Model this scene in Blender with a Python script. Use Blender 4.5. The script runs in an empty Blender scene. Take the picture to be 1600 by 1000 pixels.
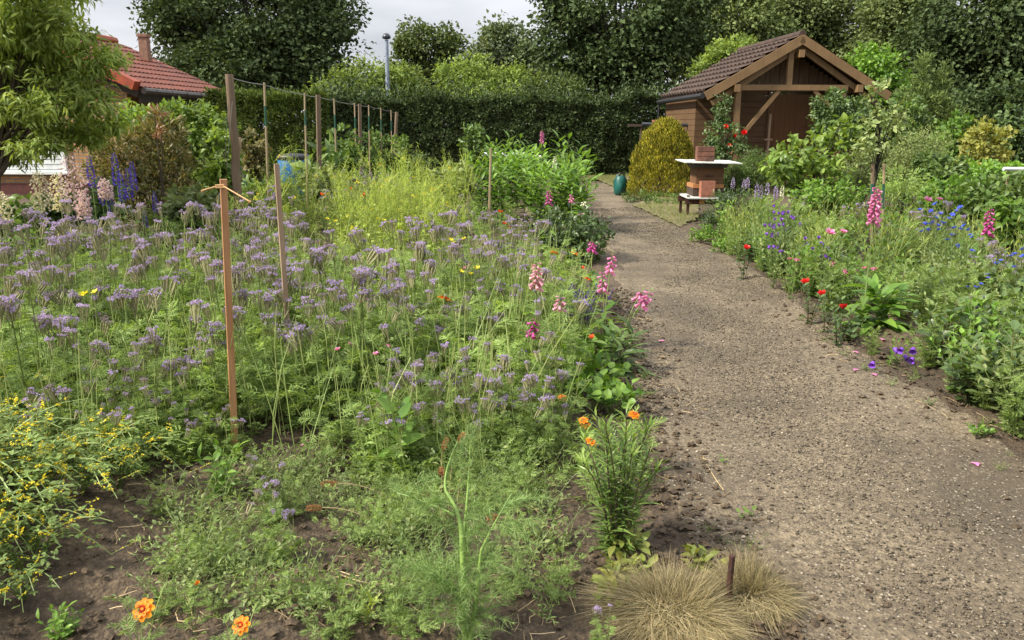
import bpy, math, random
import numpy as np
from mathutils import Vector, Matrix
RG = np.random.default_rng(11)
random.seed(11)
scene = bpy.context.scene
COL = scene.collection
# ------------------------------------------------------------------ camera model
F, CX, CY, EYE = 1246.0, 800.0, 500.0, 1.6
PITCH = math.atan(305.0 / F)
cp, sp = math.cos(PITCH), math.sin(PITCH)
def ray(px, py):
    a, b = (px - CX) / F, (CY - py) / F
    return np.array([a, cp + b * sp, -sp + b * cp])
def G(px, py, z=0.0):
    """point of height z seen at a pixel of the 1600 x 1000 photograph"""
    d = ray(px, py); t = (z - EYE) / d[2]
    return np.array([d[0] * t, d[1] * t, z])
def P(px, py, Y):
    """point at distance Y in front of the camera seen at a pixel"""
    d = ray(px, py); t = Y / d[1]
    return np.array([d[0] * t, Y, EYE + d[2] * t])
def S(Y, z=0.8):
    """pixels per metre at distance Y"""
    return F / (Y * cp + (EYE - z) * sp)
def lin(r, g, b):
    f = lambda c: ((c / 255 + 0.055) / 1.055) ** 2.4 if c > 10 else c / 255 / 12.92
    return (f(r), f(g), f(b))
# ------------------------------------------------------------------ noise
def _h(ix, iy, s):
    n = (ix * 374761393 + iy * 668265263 + s * 1442695041) & 0x7fffffff
    n = ((n ^ (n >> 13)) * 1274126177) & 0x7fffffff
    return ((n ^ (n >> 16)) & 0xffff) / 65535.0
def vnoise(x, y, s=0):
    x = np.asarray(x, float); y = np.asarray(y, float)
    ix = np.floor(x).astype(np.int64); iy = np.floor(y).astype(np.int64)
    fx = x - ix; fy = y - iy
    fx = fx * fx * (3 - 2 * fx); fy = fy * fy * (3 - 2 * fy)
    a = _h(ix, iy, s); b = _h(ix + 1, iy, s); c = _h(ix, iy + 1, s); d = _h(ix + 1, iy + 1, s)
    return (a + (b - a) * fx) * (1 - fy) + (c + (d - c) * fx) * fy - 0.5
# ------------------------------------------------------------------ mesh builder
def unit(v):
    v = np.asarray(v, float)
    return v / np.maximum(np.linalg.norm(v, axis=-1, keepdims=True), 1e-9)
def frames(d, up):
    """(N,3,3) matrices: local y along d, local z close to up"""
    y = unit(d); x = np.cross(y, up)
    bad = np.linalg.norm(x, axis=1) < 1e-4
    if bad.any():
        x[bad] = np.cross(y[bad], np.array([0.31, 0.77, 0.55]))
    x = unit(x); z = np.cross(x, y)
    return np.stack([x, y, z], axis=2)
class MB:
    def __init__(self): self.v = []; self.n = 0; self.f = []
    def add(self, v, faces, mi=0):
        v = np.asarray(v, float).reshape(-1, 3)
        for fa in faces:
            fa = np.asarray(fa, np.int64)
            if fa.size: self.f.append((fa + self.n, mi))
        self.v.append(v); self.n += len(v)
        return self
    def scatter(self, T, loc, M, s, mi=0):
        tv, tf = T
        loc = np.asarray(loc, float).reshape(-1, 3); N = len(loc)
        if N == 0: return self
        s = np.broadcast_to(np.asarray(s, float), (N,))
        if len(tf) and isinstance(tf[0], tuple): parts = tf
        else: parts = [(fa, mi) for fa in tf]
        v = np.einsum('nij,kj->nki', M, tv) * s[:, None, None] + loc[:, None, :]
        k = len(tv); off = (np.arange(N) * k)[:, None, None]
        for fa, m in parts:
            fa = np.asarray(fa, np.int64)
            self.f.append(((fa[None] + off).reshape(-1, fa.shape[1]) + self.n, m))
        self.v.append(v.reshape(-1, 3)); self.n += N * k
        return self
    def tube(self, pts, rad, sides=5, mi=0, cap=True):
        pts = np.asarray(pts, float); n = len(pts)
        rad = np.broadcast_to(np.asarray(rad, float), (n,))
        t = np.gradient(pts, axis=0) if n > 2 else np.repeat((pts[1] - pts[0])[None], n, 0)
        t = unit(t)
        up = np.array([0, 0, 1.0]) if abs(t[:, 2]).mean() < 0.8 else np.array([0, 1.0, 0])
        x = unit(np.cross(t, up)); y = np.cross(t, x)
        a = np.arange(sides) * 2 * math.pi / sides
        ring = x[:, None] * np.cos(a)[None, :, None] + y[:, None] * np.sin(a)[None, :, None]
        v = (pts[:, None] + ring * rad[:, None, None]).reshape(-1, 3)
        i = np.arange(n - 1)[:, None] * sides; j = np.arange(sides)[None]; j2 = (j + 1) % sides
        q = np.stack([i + j, i + j2, i + sides + j2, i + sides + j], -1).reshape(-1, 4)
        fs = [q]
        if cap and sides > 2:
            fs += [np.arange(sides)[::-1][None], (np.arange(sides) + (n - 1) * sides)[None]]
        return self.add(v, fs, mi)
    def box(self, c, size, mi=0, rz=0.0, M=None, jit=0.0):
        s = np.array(size) / 2
        v = np.array([[x, y, z] for z in (-1, 1) for y in (-1, 1) for x in (-1, 1)], float) * s
        if M is not None: v = v @ np.asarray(M).T
        elif rz:
            c_, s_ = math.cos(rz), math.sin(rz)
            v = v @ np.array([[c_, -s_, 0], [s_, c_, 0], [0, 0, 1]]).T
        return self.add(v + np.asarray(c, float), [[[0, 2, 3, 1], [4, 5, 7, 6], [0, 1, 5, 4], [2, 6, 7, 3], [0, 4, 6, 2], [1, 3, 7, 5]]], mi)
    def beam(self, a, b, w, h, mi=0, up=(0, 0, 1)):
        """square timber from a to b, w across, h in the direction of up"""
        a = np.asarray(a, float); b = np.asarray(b, float); d = b - a; L = np.linalg.norm(d)
        M = frames(d[None], np.asarray(up, float)[None])[0]
        return self.box((a + b) / 2, (w, L, h), mi, M=M)
    def lathe(self, prof, sides=12, mi=0, c=(0, 0, 0), M=None):
        a = np.arange(sides) * 2 * math.pi / sides
        v = np.array([[r * math.cos(t), r * math.sin(t), z] for r, z in prof for t in a])
        n = len(prof); i = np.arange(n - 1)[:, None] * sides; j = np.arange(sides)[None]; j2 = (j + 1) % sides
        q = np.stack([i + j, i + j2, i + sides + j2, i + sides + j], -1).reshape(-1, 4)
        if M is not None: v = v @ np.asarray(M).T
        return self.add(v + np.asarray(c, float), [q], mi)
    def T(self):
        return (np.concatenate(self.v), list(self.f))
    def mesh(self, name, mats, smooth=False):
        v = np.concatenate(self.v) if self.v else np.zeros((0, 3))
        me = bpy.data.meshes.new(name)
        me.vertices.add(len(v)); me.vertices.foreach_set('co', v.astype(np.float32).ravel())
        lp = [f.ravel() for f, m in self.f]; cnt = [np.full(len(f), f.shape[1]) for f, m in self.f]
        mi = [np.full(len(f), m) for f, m in self.f]
        lp = np.concatenate(lp); cnt = np.concatenate(cnt); mi = np.concatenate(mi)
        me.loops.add(len(lp)); me.loops.foreach_set('vertex_index', lp.astype(np.int32))
        me.polygons.add(len(cnt))
        me.polygons.foreach_set('loop_start', (np.cumsum(cnt) - cnt).astype(np.int32))
        me.polygons.foreach_set('loop_total', cnt.astype(np.int32))
        me.polygons.foreach_set('material_index', mi.astype(np.int32))
        me.polygons.foreach_set('use_smooth', np.full(len(cnt), bool(smooth)))
        for m in (mats if isinstance(mats, (list, tuple)) else [mats]): me.materials.append(m)
        me.update(calc_edges=True); me.validate()
        return me
# ------------------------------------------------------------------ objects
def tag(o, label=None, cat=None, group=None, kind=None):
    if label: o['label'] = label
    if cat: o['category'] = cat
    if group: o['group'] = group
    if kind: o['kind'] = kind
    return o
def obj(name, mesh, parent=None, M=None):
    o = bpy.data.objects.new(name, mesh); COL.objects.link(o)
    if parent is not None: o.parent = parent
    if M is not None: o.matrix_basis = M
    return o
def empty(name, loc, label, cat, group=None, rz=0.0, s=1.0, tilt=(0, 0)):
    o = bpy.data.objects.new(name, None); COL.objects.link(o)
    o.empty_display_size = 0.1
    o.location = [float(c) for c in loc]; o.rotation_euler = (tilt[0], tilt[1], rz); o.scale = (s, s, s)
    return tag(o, label, cat, group)
def place(var, loc, label, group=None, rz=None, s=1.0, tilt=(0, 0)):
    """a plant of one kind: an Empty with copies of the kind's parts"""
    rz = random.uniform(0, 6.28) if rz is None else rz
    r = empty(var['name'], loc, label, var['cat'], group, rz, s, tilt)
    for pn, me, M, sub in var['parts']:
        p = obj(pn, me, r, M)
        for sn, sm, SM in sub: obj(sn, sm, p, SM)
    return r
def place1(var, loc, label, group=None, rz=None, s=1.0, tilt=(0, 0)):
    """a small far plant: one mesh"""
    o = obj(var['name'], var['one']); tag(o, label, var['cat'], group)
    o.location = [float(c) for c in loc]; o.scale = (s, s, s)
    o.rotation_euler = (tilt[0], tilt[1], random.uniform(0, 6.28) if rz is None else rz)
    return o
def struct(name, mesh, kind='structure'):
    o = obj(name, mesh); o['kind'] = kind; return o
def mat4(loc, M=None, s=1.0):
    m = np.eye(4); m[:3, 3] = loc; m[:3, :3] = (np.eye(3) if M is None else np.asarray(M)) * s
    return Matrix(m.tolist())
# ------------------------------------------------------------------ materials
def nodes(name):
    m = bpy.data.materials.new(name); m.use_nodes = True
    nt = m.node_tree; nt.nodes.clear()
    out = nt.nodes.new('ShaderNodeOutputMaterial')
    def N(t, **kw):
        n = nt.nodes.new(t)
        for k, v in kw.items():
            if k.startswith('i_'): n.inputs[k[2:].replace('_', ' ')].default_value = v
            else: setattr(n, k, v)
        return n
    L = lambda a, b: nt.links.new(a, b)
    return m, N, L, out
def mixc(N, L, fac, a, b, mode='MIX'):
    n = N('ShaderNodeMix', data_type='RGBA', blend_type=mode)
    for sock, val in ((n.inputs[0], fac), (n.inputs[6], a), (n.inputs[7], b)):
        if hasattr(val, 'is_output'): L(val, sock)
        elif isinstance(val, (int, float)): sock.default_value = val
        else: sock.default_value = (*val, 1)
    return n.outputs[2]
LEAFGAIN = 1.3
def leafmat(name, c1, c2, trans=0.32, rough=0.45, spec=0.4, patch=0.35):
    if any(k in name for k in ('leaf', 'tree', 'hedge', 'thuja', 'gold', 'peach', 'bright', 'photinia', 'thread', 'stem')):
        c1 = tuple(min(.6, x * LEAFGAIN) for x in c1); c2 = tuple(min(.6, x * LEAFGAIN) for x in c2)
    m, N, L, out = nodes(name)
    geo = N('ShaderNodeNewGeometry'); oi = N('ShaderNodeObjectInfo'); tc = N('ShaderNodeTexCoord')
    c = mixc(N, L, geo.outputs['Random Per Island'], c1, c2)
    nz = N('ShaderNodeTexNoise', i_Scale=2.3, i_Detail=2.0); L(tc.outputs['Object'], nz.inputs['Vector'])
    mr = N('ShaderNodeMapRange'); L(nz.outputs['Fac'], mr.inputs[0])
    mr.inputs[1].default_value = .3; mr.inputs[2].default_value = .7; mr.inputs[3].default_value = 1 - patch; mr.inputs[4].default_value = 1 + patch
    m2 = N('ShaderNodeMapRange'); L(oi.outputs['Random'], m2.inputs[0]); m2.inputs[3].default_value = .8; m2.inputs[4].default_value = 1.2
    mu = N('ShaderNodeMath', operation='MULTIPLY'); L(mr.outputs[0], mu.inputs[0]); L(m2.outputs[0], mu.inputs[1])
    vm = N('ShaderNodeVectorMath', operation='SCALE'); L(c, vm.inputs[0]); L(mu.outputs[0], vm.inputs['Scale'])
    b = N('ShaderNodeBsdfPrincipled', i_Roughness=rough); L(vm.outputs[0], b.inputs['Base Color'])
    b.inputs['Specular IOR Level'].default_value = spec
    if trans > 0:
        t = N('ShaderNodeBsdfTranslucent')
        tcol = mixc(N, L, 1.0, vm.outputs[0], (1.25, 1.2, .55), 'MULTIPLY'); L(tcol, t.inputs['Color'])
        mx = N('ShaderNodeMixShader', i_Fac=trans); L(b.outputs[0], mx.inputs[1]); L(t.outputs[0], mx.inputs[2])
        L(mx.outputs[0], out.inputs[0])
    else: L(b.outputs[0], out.inputs[0])
    return m
def woodmat(name, c1, c2, c3=None, axis=2, scale=14, rough=.75, bump=.25):
    m, N, L, out = nodes(name)
    tc = N('ShaderNodeTexCoord'); mp = N('ShaderNodeMapping'); L(tc.outputs['Object'], mp.inputs['Vector'])
    sc = [scale] * 3; sc[axis] = scale * .06; mp.inputs['Scale'].default_value = sc
    n1 = N('ShaderNodeTexNoise', i_Scale=2.0, i_Detail=6.0, i_Roughness=.65); L(mp.outputs[0], n1.inputs['Vector'])
    n2 = N('ShaderNodeTexNoise', i_Scale=3.0, i_Detail=3.0); L(tc.outputs['Object'], n2.inputs['Vector'])
    r = N('ShaderNodeValToRGB'); L(n1.outputs['Fac'], r.inputs[0])
    r.color_ramp.elements[0].position = .3; r.color_ramp.elements[0].color = (*c1, 1)
    r.color_ramp.elements[1].position = .72; r.color_ramp.elements[1].color = (*c2, 1)
    c = mixc(N, L, n2.outputs['Fac'], r.outputs[0], c3 or c1)
    b = N('ShaderNodeBsdfPrincipled', i_Roughness=rough); L(c, b.inputs['Base Color'])
    bp = N('ShaderNodeBump', i_Strength=bump, i_Distance=.01); L(n1.outputs['Fac'], bp.inputs['Height']); L(bp.outputs[0], b.inputs['Normal'])
    L(b.outputs[0], out.inputs[0]); return m
def plain(name, c1, c2=None, rough=.6, scale=8, metal=0.0, bump=.1, detail=5.0):
    m, N, L, out = nodes(name)
    tc = N('ShaderNodeTexCoord'); n1 = N('ShaderNodeTexNoise', i_Scale=scale, i_Detail=detail, i_Roughness=.6); L(tc.outputs['Object'], n1.inputs['Vector'])
    mr = N('ShaderNodeMapRange'); L(n1.outputs['Fac'], mr.inputs[0]); mr.inputs[1].default_value = .35; mr.inputs[2].default_value = .65
    c = mixc(N, L, mr.outputs[0], c1, c2 or tuple(x * .7 for x in c1))
    b = N('ShaderNodeBsdfPrincipled', i_Roughness=rough, i_Metallic=metal); L(c, b.inputs['Base Color'])
    bp = N('ShaderNodeBump', i_Strength=bump, i_Distance=.01); L(n1.outputs['Fac'], bp.inputs['Height']); L(bp.outputs[0], b.inputs['Normal'])
    L(b.outputs[0], out.inputs[0]); return m
def brickmat(name, c1, c2, mortar, sc=1.0, rot=None):
    m, N, L, out = nodes(name)
    tc = N('ShaderNodeTexCoord'); mp = N('ShaderNodeMapping'); L(tc.outputs['UV' if False else 'Object'], mp.inputs['Vector'])
    if rot: mp.inputs['Rotation'].default_value = rot
    br = N('ShaderNodeTexBrick', i_Scale=sc); L(mp.outputs[0], br.inputs['Vector'])
    br.inputs['Color1'].default_value = (*c1, 1); br.inputs['Color2'].default_value = (*c2, 1); br.inputs['Mortar'].default_value = (*mortar, 1)
    br.inputs['Mortar Size'].default_value = .012; br.inputs['Brick Width'].default_value = .25; br.inputs['Row Height'].default_value = .075
    nz = N('ShaderNodeTexNoise', i_Scale=20.0, i_Detail=4.0); L(tc.outputs['Object'], nz.inputs['Vector'])
    c = mixc(N, L, .35, br.outputs['Color'], nz.outputs['Fac'], 'SOFT_LIGHT')
    b = N('ShaderNodeBsdfPrincipled', i_Roughness=.85); L(c, b.inputs['Base Color'])
    bp = N('ShaderNodeBump', i_Strength=.5, i_Distance=.008, invert=True); L(br.outputs['Fac'], bp.inputs['Height']); L(bp.outputs[0], b.inputs['Normal'])
    L(b.outputs[0], out.inputs[0]); return m
def groundmat(name, a, b_, c_, sc, bump, pebble):
    m, N, L, out = nodes(name)
    tc = N('ShaderNodeTexCoord')
    n1 = N('ShaderNodeTexNoise', i_Scale=1.1, i_Detail=5.0, i_Roughness=.6); L(tc.outputs['Object'], n1.inputs['Vector'])
    n2 = N('ShaderNodeTexNoise', i_Scale=sc, i_Detail=8.0, i_Roughness=.72); L(tc.outputs['Object'], n2.inputs['Vector'])
    vo = N('ShaderNodeTexVoronoi', i_Scale=sc * 2.2); L(tc.outputs['Object'], vo.inputs['Vector'])
    f1 = N('ShaderNodeMapRange'); L(n1.outputs['Fac'], f1.inputs[0]); f1.inputs[1].default_value = .38; f1.inputs[2].default_value = .62
    f2 = N('ShaderNodeMapRange'); L(n2.outputs['Fac'], f2.inputs[0]); f2.inputs[1].default_value = .36; f2.inputs[2].default_value = .66
    c = mixc(N, L, f1.outputs[0], a, b_); c = mixc(N, L, f2.outputs[0], c_, c)
    sv = N('ShaderNodeSeparateColor'); L(vo.outputs['Color'], sv.inputs[0])
    gt = N('ShaderNodeMath', operation='GREATER_THAN'); L(sv.outputs[0], gt.inputs[0]); gt.inputs[1].default_value = .8
    lt = N('ShaderNodeMath', operation='LESS_THAN'); L(vo.outputs['Distance'], lt.inputs[0]); lt.inputs[1].default_value = .36
    mu = N('ShaderNodeMath', operation='MULTIPLY'); L(gt.outputs[0], mu.inputs[0]); L(lt.outputs[0], mu.inputs[1])
    pk = mixc(N, L, sv.outputs[1], lin(120, 108, 90), lin(190, 180, 160))
    m3 = N('ShaderNodeMath', operation='MULTIPLY'); L(mu.outputs[0], m3.inputs[0]); m3.inputs[1].default_value = pebble
    c = mixc(N, L, m3.outputs[0], c, pk)
    b = N('ShaderNodeBsdfPrincipled', i_Roughness=.82); L(c, b.inputs['Base Color'])
    ad = N('ShaderNodeMath', operation='ADD'); L(n2.outputs['Fac'], ad.inputs[0])
    m4 = N('ShaderNodeMath', operation='MULTIPLY'); L(vo.outputs['Distance'], m4.inputs[0]); m4.inputs[1].default_value = -.5; L(m4.outputs[0], ad.inputs[1])
    bp = N('ShaderNodeBump', i_Strength=bump, i_Distance=.03); L(ad.outputs[0], bp.inputs['Height']); L(bp.outputs[0], b.inputs['Normal'])
    L(b.outputs[0], out.inputs[0]); return m
# ------------------------------------------------------------------ leaf shapes (length 1 along +y, normal +z)
def leafT(w=.4, bend=.25, fold=.12, prof=(0, .75, 1, .65, 0)):
    n = len(prof); v = []; rows = []
    for i, p in enumerate(prof):
        t = i / (n - 1); z = -bend * t * t; hw = p * w / 2
        if p < 1e-6: rows.append([len(v)]); v.append((0, t, z))
        else:
            rows.append([len(v), len(v) + 1, len(v) + 2])
            v += [(-hw, t, z + fold * hw * 2), (0, t, z), (hw, t, z + fold * hw * 2)]
    tr, qd = [], []
    for a, b in zip(rows[:-1], rows[1:]):
        if len(a) == 1 and len(b) == 3: tr += [(a[0], b[1], b[0]), (a[0], b[2], b[1])]
        elif len(a) == 3 and len(b) == 1: tr += [(a[0], a[1], b[0]), (a[1], a[2], b[0])]
        elif len(a) == 3: qd += [(a[0], a[1], b[1], b[0]), (a[1], a[2], b[2], b[1])]
    return (np.array(v, float), [np.array(x) for x in (tr, qd) if x])
def leaf4(w=.5, fold=.15, mid=.45, bend=0.1):
    return (np.array([(0, 0, 0), (-w / 2, mid, fold * w), (w / 2, mid, fold * w), (0, 1, -bend)], float), [np.array([(0, 3, 1), (0, 2, 3)])])
OVATE = leafT(.55, .3, .12); LANCE = leafT(.2, .35, .1, (0, .8, 1, .6, 0)); PEACH = leafT(.27, .75, .16, (0, .7, 1, .8, .4, 0))
ROUND = leafT(.85, .2, .1, (.25, .85, 1, .7, 0)); STRAP = leafT(.11, .5, .1, (.6, 1, .9, .6, 0)); BIG = leafT(.42, .55, .14, (.1, .7, 1, .95, .6, 0))
L4 = leaf4(); L4N = leaf4(.28); L4W = leaf4(.75)
def frond(hi=True):
    m = MB(); K = 7 if hi else 7; rz_ = np.random.default_rng(3)
    m.add([(0.012, 0, 0), (-.012, 0, 0), (0, 1, -.4)], [[(0, 1, 2)]])
    for i in range(K):
        t = .15 + .8 * i / K; L = .36 * math.sin(math.pi * min(1, .25 + .75 * t)) + .08
        for sgn in (-1, 1):
            a = sgn * (1.05 - .3 * t); d = np.array([[math.sin(a), math.cos(a), rz_.uniform(-.6, .35)]])
            c = np.array([[0, t, -.4 * t * t]])
            m.scatter(leaf4(.2 if hi else .26, .1), c, frames(d, np.array([[0, 0, 1.]])), L)
            if hi:
                for q, b in ((.4, .7), (.6, -.7)):
                    d2 = np.array([[math.sin(a + b), math.cos(a + b), rz_.uniform(-.5, .4)]])
                    m.scatter(leaf4(.27, .1), c + unit(d) * L * q, frames(d2, np.array([[0, 0, 1.]])), L * .42)
    return m.T()
FROND, FRONDLO = frond(True), frond(False)
def rdir(rg, n, zlo=-1, zhi=1):
    a = rg.uniform(0, 2 * math.pi, n); z = rg.uniform(zlo, zhi, n); r = np.sqrt(np.maximum(0, 1 - z * z))
    return np.stack([r * np.cos(a), r * np.sin(a), z], 1)
def bez(a, c, b, n=6):
    a, b, c = (np.asarray(x, float) for x in (a, b, c)); t = np.linspace(0, 1, n)[:, None]
    return a * (1 - t) ** 2 + 2 * c * t * (1 - t) + b * t * t
def at(pts, t):
    x = t * (len(pts) - 1); i = min(int(x), len(pts) - 2); f = x - i
    return pts[i] * (1 - f) + pts[i + 1] * f, unit(pts[i + 1] - pts[i])
# ------------------------------------------------------------------ shared meshes
class Sh:
    def __init__(self, name, mb, mats, smooth=False):
        self.mb = mb; self.mats = list(mats) if isinstance(mats, (list, tuple)) else [mats]; self.mesh = mb.mesh(name, self.mats, smooth)
def variant(name, cat, parts, one=False):
    """parts: (part name, Sh, matrix4 or None)"""
    v = {'name': name, 'cat': cat, 'parts': [(pn, sh.mesh, M, []) for pn, sh, M in parts]}
    if one:
        m = MB(); mats = []
        for pn, sh, M in parts:
            o = len(mats); mats += sh.mats
            vv = np.concatenate(sh.mb.v)
            if M is not None:
                A = np.array(M); vv = vv @ A[:3, :3].T + A[:3, 3]
            n0 = m.n
            for f, mi in sh.mb.f: m.f.append((f + n0, mi + o))
            m.v.append(vv); m.n += len(vv)
        v['one'] = m.mesh(name, mats)
    return v
# ------------------------------------------------------------------ plants
def phacelia_head(seed, M, k):
    """coiled clusters: hairy upright green-brown fingers under fuzzy lilac tufts"""
    rg = np.random.default_rng(seed); m = MB()
    n = k
    for i in range(n):
        a = i * 2.4 + rg.uniform(-.4, .4); r = .008 + .011 * math.sqrt(i)
        top = np.array([r * math.cos(a), r * math.sin(a), rg.uniform(-.006, .008)])
        bot = np.array([r * .45 * math.cos(a), r * .45 * math.sin(a), -rg.uniform(.06, .105)])
        pts = bez(bot, (bot + top) / 2 + [.007 * math.cos(a), .007 * math.sin(a), 0], top, 4)
        m.tube(pts, [.0016, .0042, .0055, .0035], 4, 0)
        sp = rg.uniform(0, 1, 9); pp = np.array([at(pts, .25 + .75 * q)[0] for q in sp])
        d = rdir(rg, 9, -.1, .5); m.scatter(leaf4(.3), pp, frames(d, np.tile([[0, 0, 1.]], (9, 1))), .011, 0)
        nf = 9; d = rdir(rg, nf, .1, 1)
        c = top + d * rg.uniform(.004, .012, nf)[:, None]
        for q in range(2):
            dd = unit(d + rdir(rg, nf) * .8)
            m.scatter(leaf4(.8, .2), c, frames(dd, rdir(rg, nf)), rg.uniform(.008, .0125, nf), 1)
        c3 = np.repeat(c, 2, 0); d3 = unit(np.repeat(d, 2, 0) + rdir(rg, nf * 2) * .7)
        m.scatter((np.array([(-.045, 0, 0), (.045, 0, 0), (0, 1, 0)]), [np.array([(0, 1, 2)])]), c3, frames(d3, rdir(rg, nf * 2)), rg.uniform(.012, .02, nf * 2), 2)
    return m
def phacelia(seed, h, nst, heads, mats, hi=True, one=False):
    rg = np.random.default_rng(seed); st, fo = MB(), MB(); parts = []
    for s in range(nst):
        a = s * 2.4 + rg.uniform(-.5, .5); R = rg.uniform(.08, .24); hh = h * rg.uniform(.5, 1)
        b = np.array([.05 * math.cos(a), .05 * math.sin(a), -.02]); tip = np.array([R * math.cos(a), R * math.sin(a), hh])
        pts = bez(b, b * .5 + np.array([R * .9 * math.cos(a), R * .9 * math.sin(a), hh * .45]), tip, 7)
        st.tube(pts, np.linspace(.0055, .003, 7), 3)
        n = 20 if hi else 10
        t = rg.uniform(.08, .86, n); c = np.array([at(pts, q)[0] for q in t])
        d = rdir(rg, n, -.1, .65); up = unit(np.array([0, 0, 1.]) + rdir(rg, n) * .5)
        fo.scatter(FROND if hi else FRONDLO, c, frames(d, up), (.15 - .07 * t) * rg.uniform(.7, 1.25, n))
        nb = rg.integers(0, 4)
        ends = [(tip, unit(pts[-1] - pts[-2]))]
        for k in range(nb):
            p, dd = at(pts, rg.uniform(.78, .94)); e = p + np.array([rg.uniform(-.075, .075), rg.uniform(-.075, .075), rg.uniform(.04, .11)])
            st.tube(bez(p, (p + e) / 2 + [rg.uniform(-.03, .03), rg.uniform(-.03, .03), -.02], e, 4), .0022, 3); ends.append((e, np.array([0, 0, 1.])))
        for e, dd in ends:
            M = frames(unit(np.array([[rg.normal() * .3, rg.normal() * .3 + .01, 1.0]])), np.array([[0., 1, 0]]))[0]
            M = M[:, [0, 2, 1]] * np.array([1, -1, 1]); parts.append(('flower_head', heads[rg.integers(len(heads))], mat4(e + [0, 0, .06], M, rg.uniform(.72, 1.12))))
    return variant('phacelia_plant', 'phacelia', [('stem', Sh('stem', st, mats['stem']), None), ('foliage', Sh('foliage', fo, mats['leaf']), None)] + parts, one)
def herb(name, cat, seed, h, R, nst, T, lsize, nleaf, leafM, stemM, el=1.0, taper=.5, t0=.1, fl=None, srad=.003, droop=0.0, one=False, lean=(0, 0), flname='flower', basal=None, tipleaf=None):
    """stems fan out from one base with leaves all along; fl = (list of Sh, count, size) puts flowers on the tips"""
    rg = np.random.default_rng(seed); st, fo = MB(), MB(); parts = []; tips = MB() if tipleaf else None
    for s in range(nst):
        a = s * 2.4 + rg.uniform(-.4, .4); r = R * math.sqrt((s + .5) / nst) * rg.uniform(.7, 1.1); hh = h * rg.uniform(.7, 1) * (1 - .25 * (r / max(R, .01)) ** 2 * .8)
        b = np.array([.12 * r * math.cos(a), .12 * r * math.sin(a), -.02]); tip = np.array([r * math.cos(a) + lean[0] * hh, r * math.sin(a) + lean[1] * hh, hh])
        pts = bez(b, np.array([tip[0] * .35, tip[1] * .35, hh * .6]) + rdir(rg, 1)[0] * h * .05, tip, 6)
        st.tube(pts, np.linspace(srad, srad * .5, 6), 3)
        t = np.linspace(t0, 1, nleaf) + rg.uniform(-.03, .03, nleaf); t = np.clip(t, 0, .999)
        pd = [at(pts, q) for q in t]; c = np.array([p for p, _ in pd]); sd = np.array([d for _, d in pd])
        az = np.arange(nleaf) * 2.4 + rg.uniform(0, 6); rad = np.stack([np.cos(az), np.sin(az), np.zeros(nleaf)], 1)
        e_ = el * (1 - .45 * t)[:, None]
        d = unit(sd * np.cos(e_) + rad * np.sin(e_) + rdir(rg, nleaf) * .25 - np.array([0, 0, droop]))
        up = unit(sd + np.array([0, 0, .4]) + rdir(rg, nleaf) * .4)
        sz = lsize * (1 - taper * t) * rg.uniform(.7, 1.25, nleaf)
        if tipleaf is not None:
            k = max(1, int(nleaf * .12)); tips.scatter(T, c[-k:], frames(d[-k:], up[-k:]), sz[-k:]); c, d, up, sz = c[:-k], d[:-k], up[:-k], sz[:-k]
        fo.scatter(T, c, frames(d, up), sz)
        if fl and s < fl[1]:
            M = frames(unit(np.array([[rg.normal() * .35, rg.normal() * .35 - .25, 1.0]])), np.array([[0., 1, 0]]))[0]
            M = M[:, [0, 2, 1]] * np.array([1, -1, 1]); parts.append((flname, fl[0][rg.integers(len(fl[0]))], mat4(tip, M, fl[2] * rg.uniform(.85, 1.15))))
    if basal:
        bT, bn, bs = basal; a = rg.uniform(0, 6.28, bn); d = unit(np.stack([np.cos(a), np.sin(a), rg.uniform(.1, .9, bn)], 1))
        fo.scatter(bT, d * [.02, .02, 0], frames(d, np.tile([[0, 0, 1.]], (bn, 1)) + rdir(rg, bn) * .2), bs * rg.uniform(.6, 1.1, bn))
    ps = []
    if st.n: ps.append(('stem', Sh('stem', st, stemM), None))
    if fo.n: ps.append(('foliage', Sh('foliage', fo, leafM), None))
    if tips is not None and tips.n: ps.append(('young_leaf', Sh('young_leaf', tips, tipleaf), None))
    return variant(name, cat, ps + parts, one)
def cup(petals, w, L, open_, layers=1, center=None, mi=0, cm=1, bend=.1, cr=.2):
    """flower opening along +z: petals in layers; size 1 = radius of about L"""
    m = MB(); T = leafT(w, bend, .12, (.3, .9, 1, .75, .3))
    for l in range(layers):
        q = 1 - .28 * l; o = open_ - .32 * l
        a = np.arange(petals) * 2 * math.pi / petals + l * .5
        d = np.stack([np.cos(a) * math.sin(o), np.sin(a) * math.sin(o), np.full(petals, math.cos(o))], 1)
        m.scatter(T, d * .05 + [0, 0, .03 * l], frames(d, unit(np.stack([-np.cos(a) * math.cos(o), -np.sin(a) * math.cos(o), np.full(petals, math.sin(o) + .05)], 1))), L * q, mi)
    if center:
        m.lathe([(0.001, -.04), (cr, 0), (cr * .8, center), (.001, center * 1.3)], 7, cm)
    return m
def bellT(L=1.0, r=.3, flare=1.25, sides=6):
    m = MB(); m.lathe([(.04, 0), (r * .55, L * .15), (r * .8, L * .5), (r * .95, L * .85), (r * flare, L)], sides)
    v, f = m.T(); return (v[:, [0, 2, 1]] * [1, 1, -1], [x for x, _ in f])
BELL = bellT(1, .26)
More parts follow.
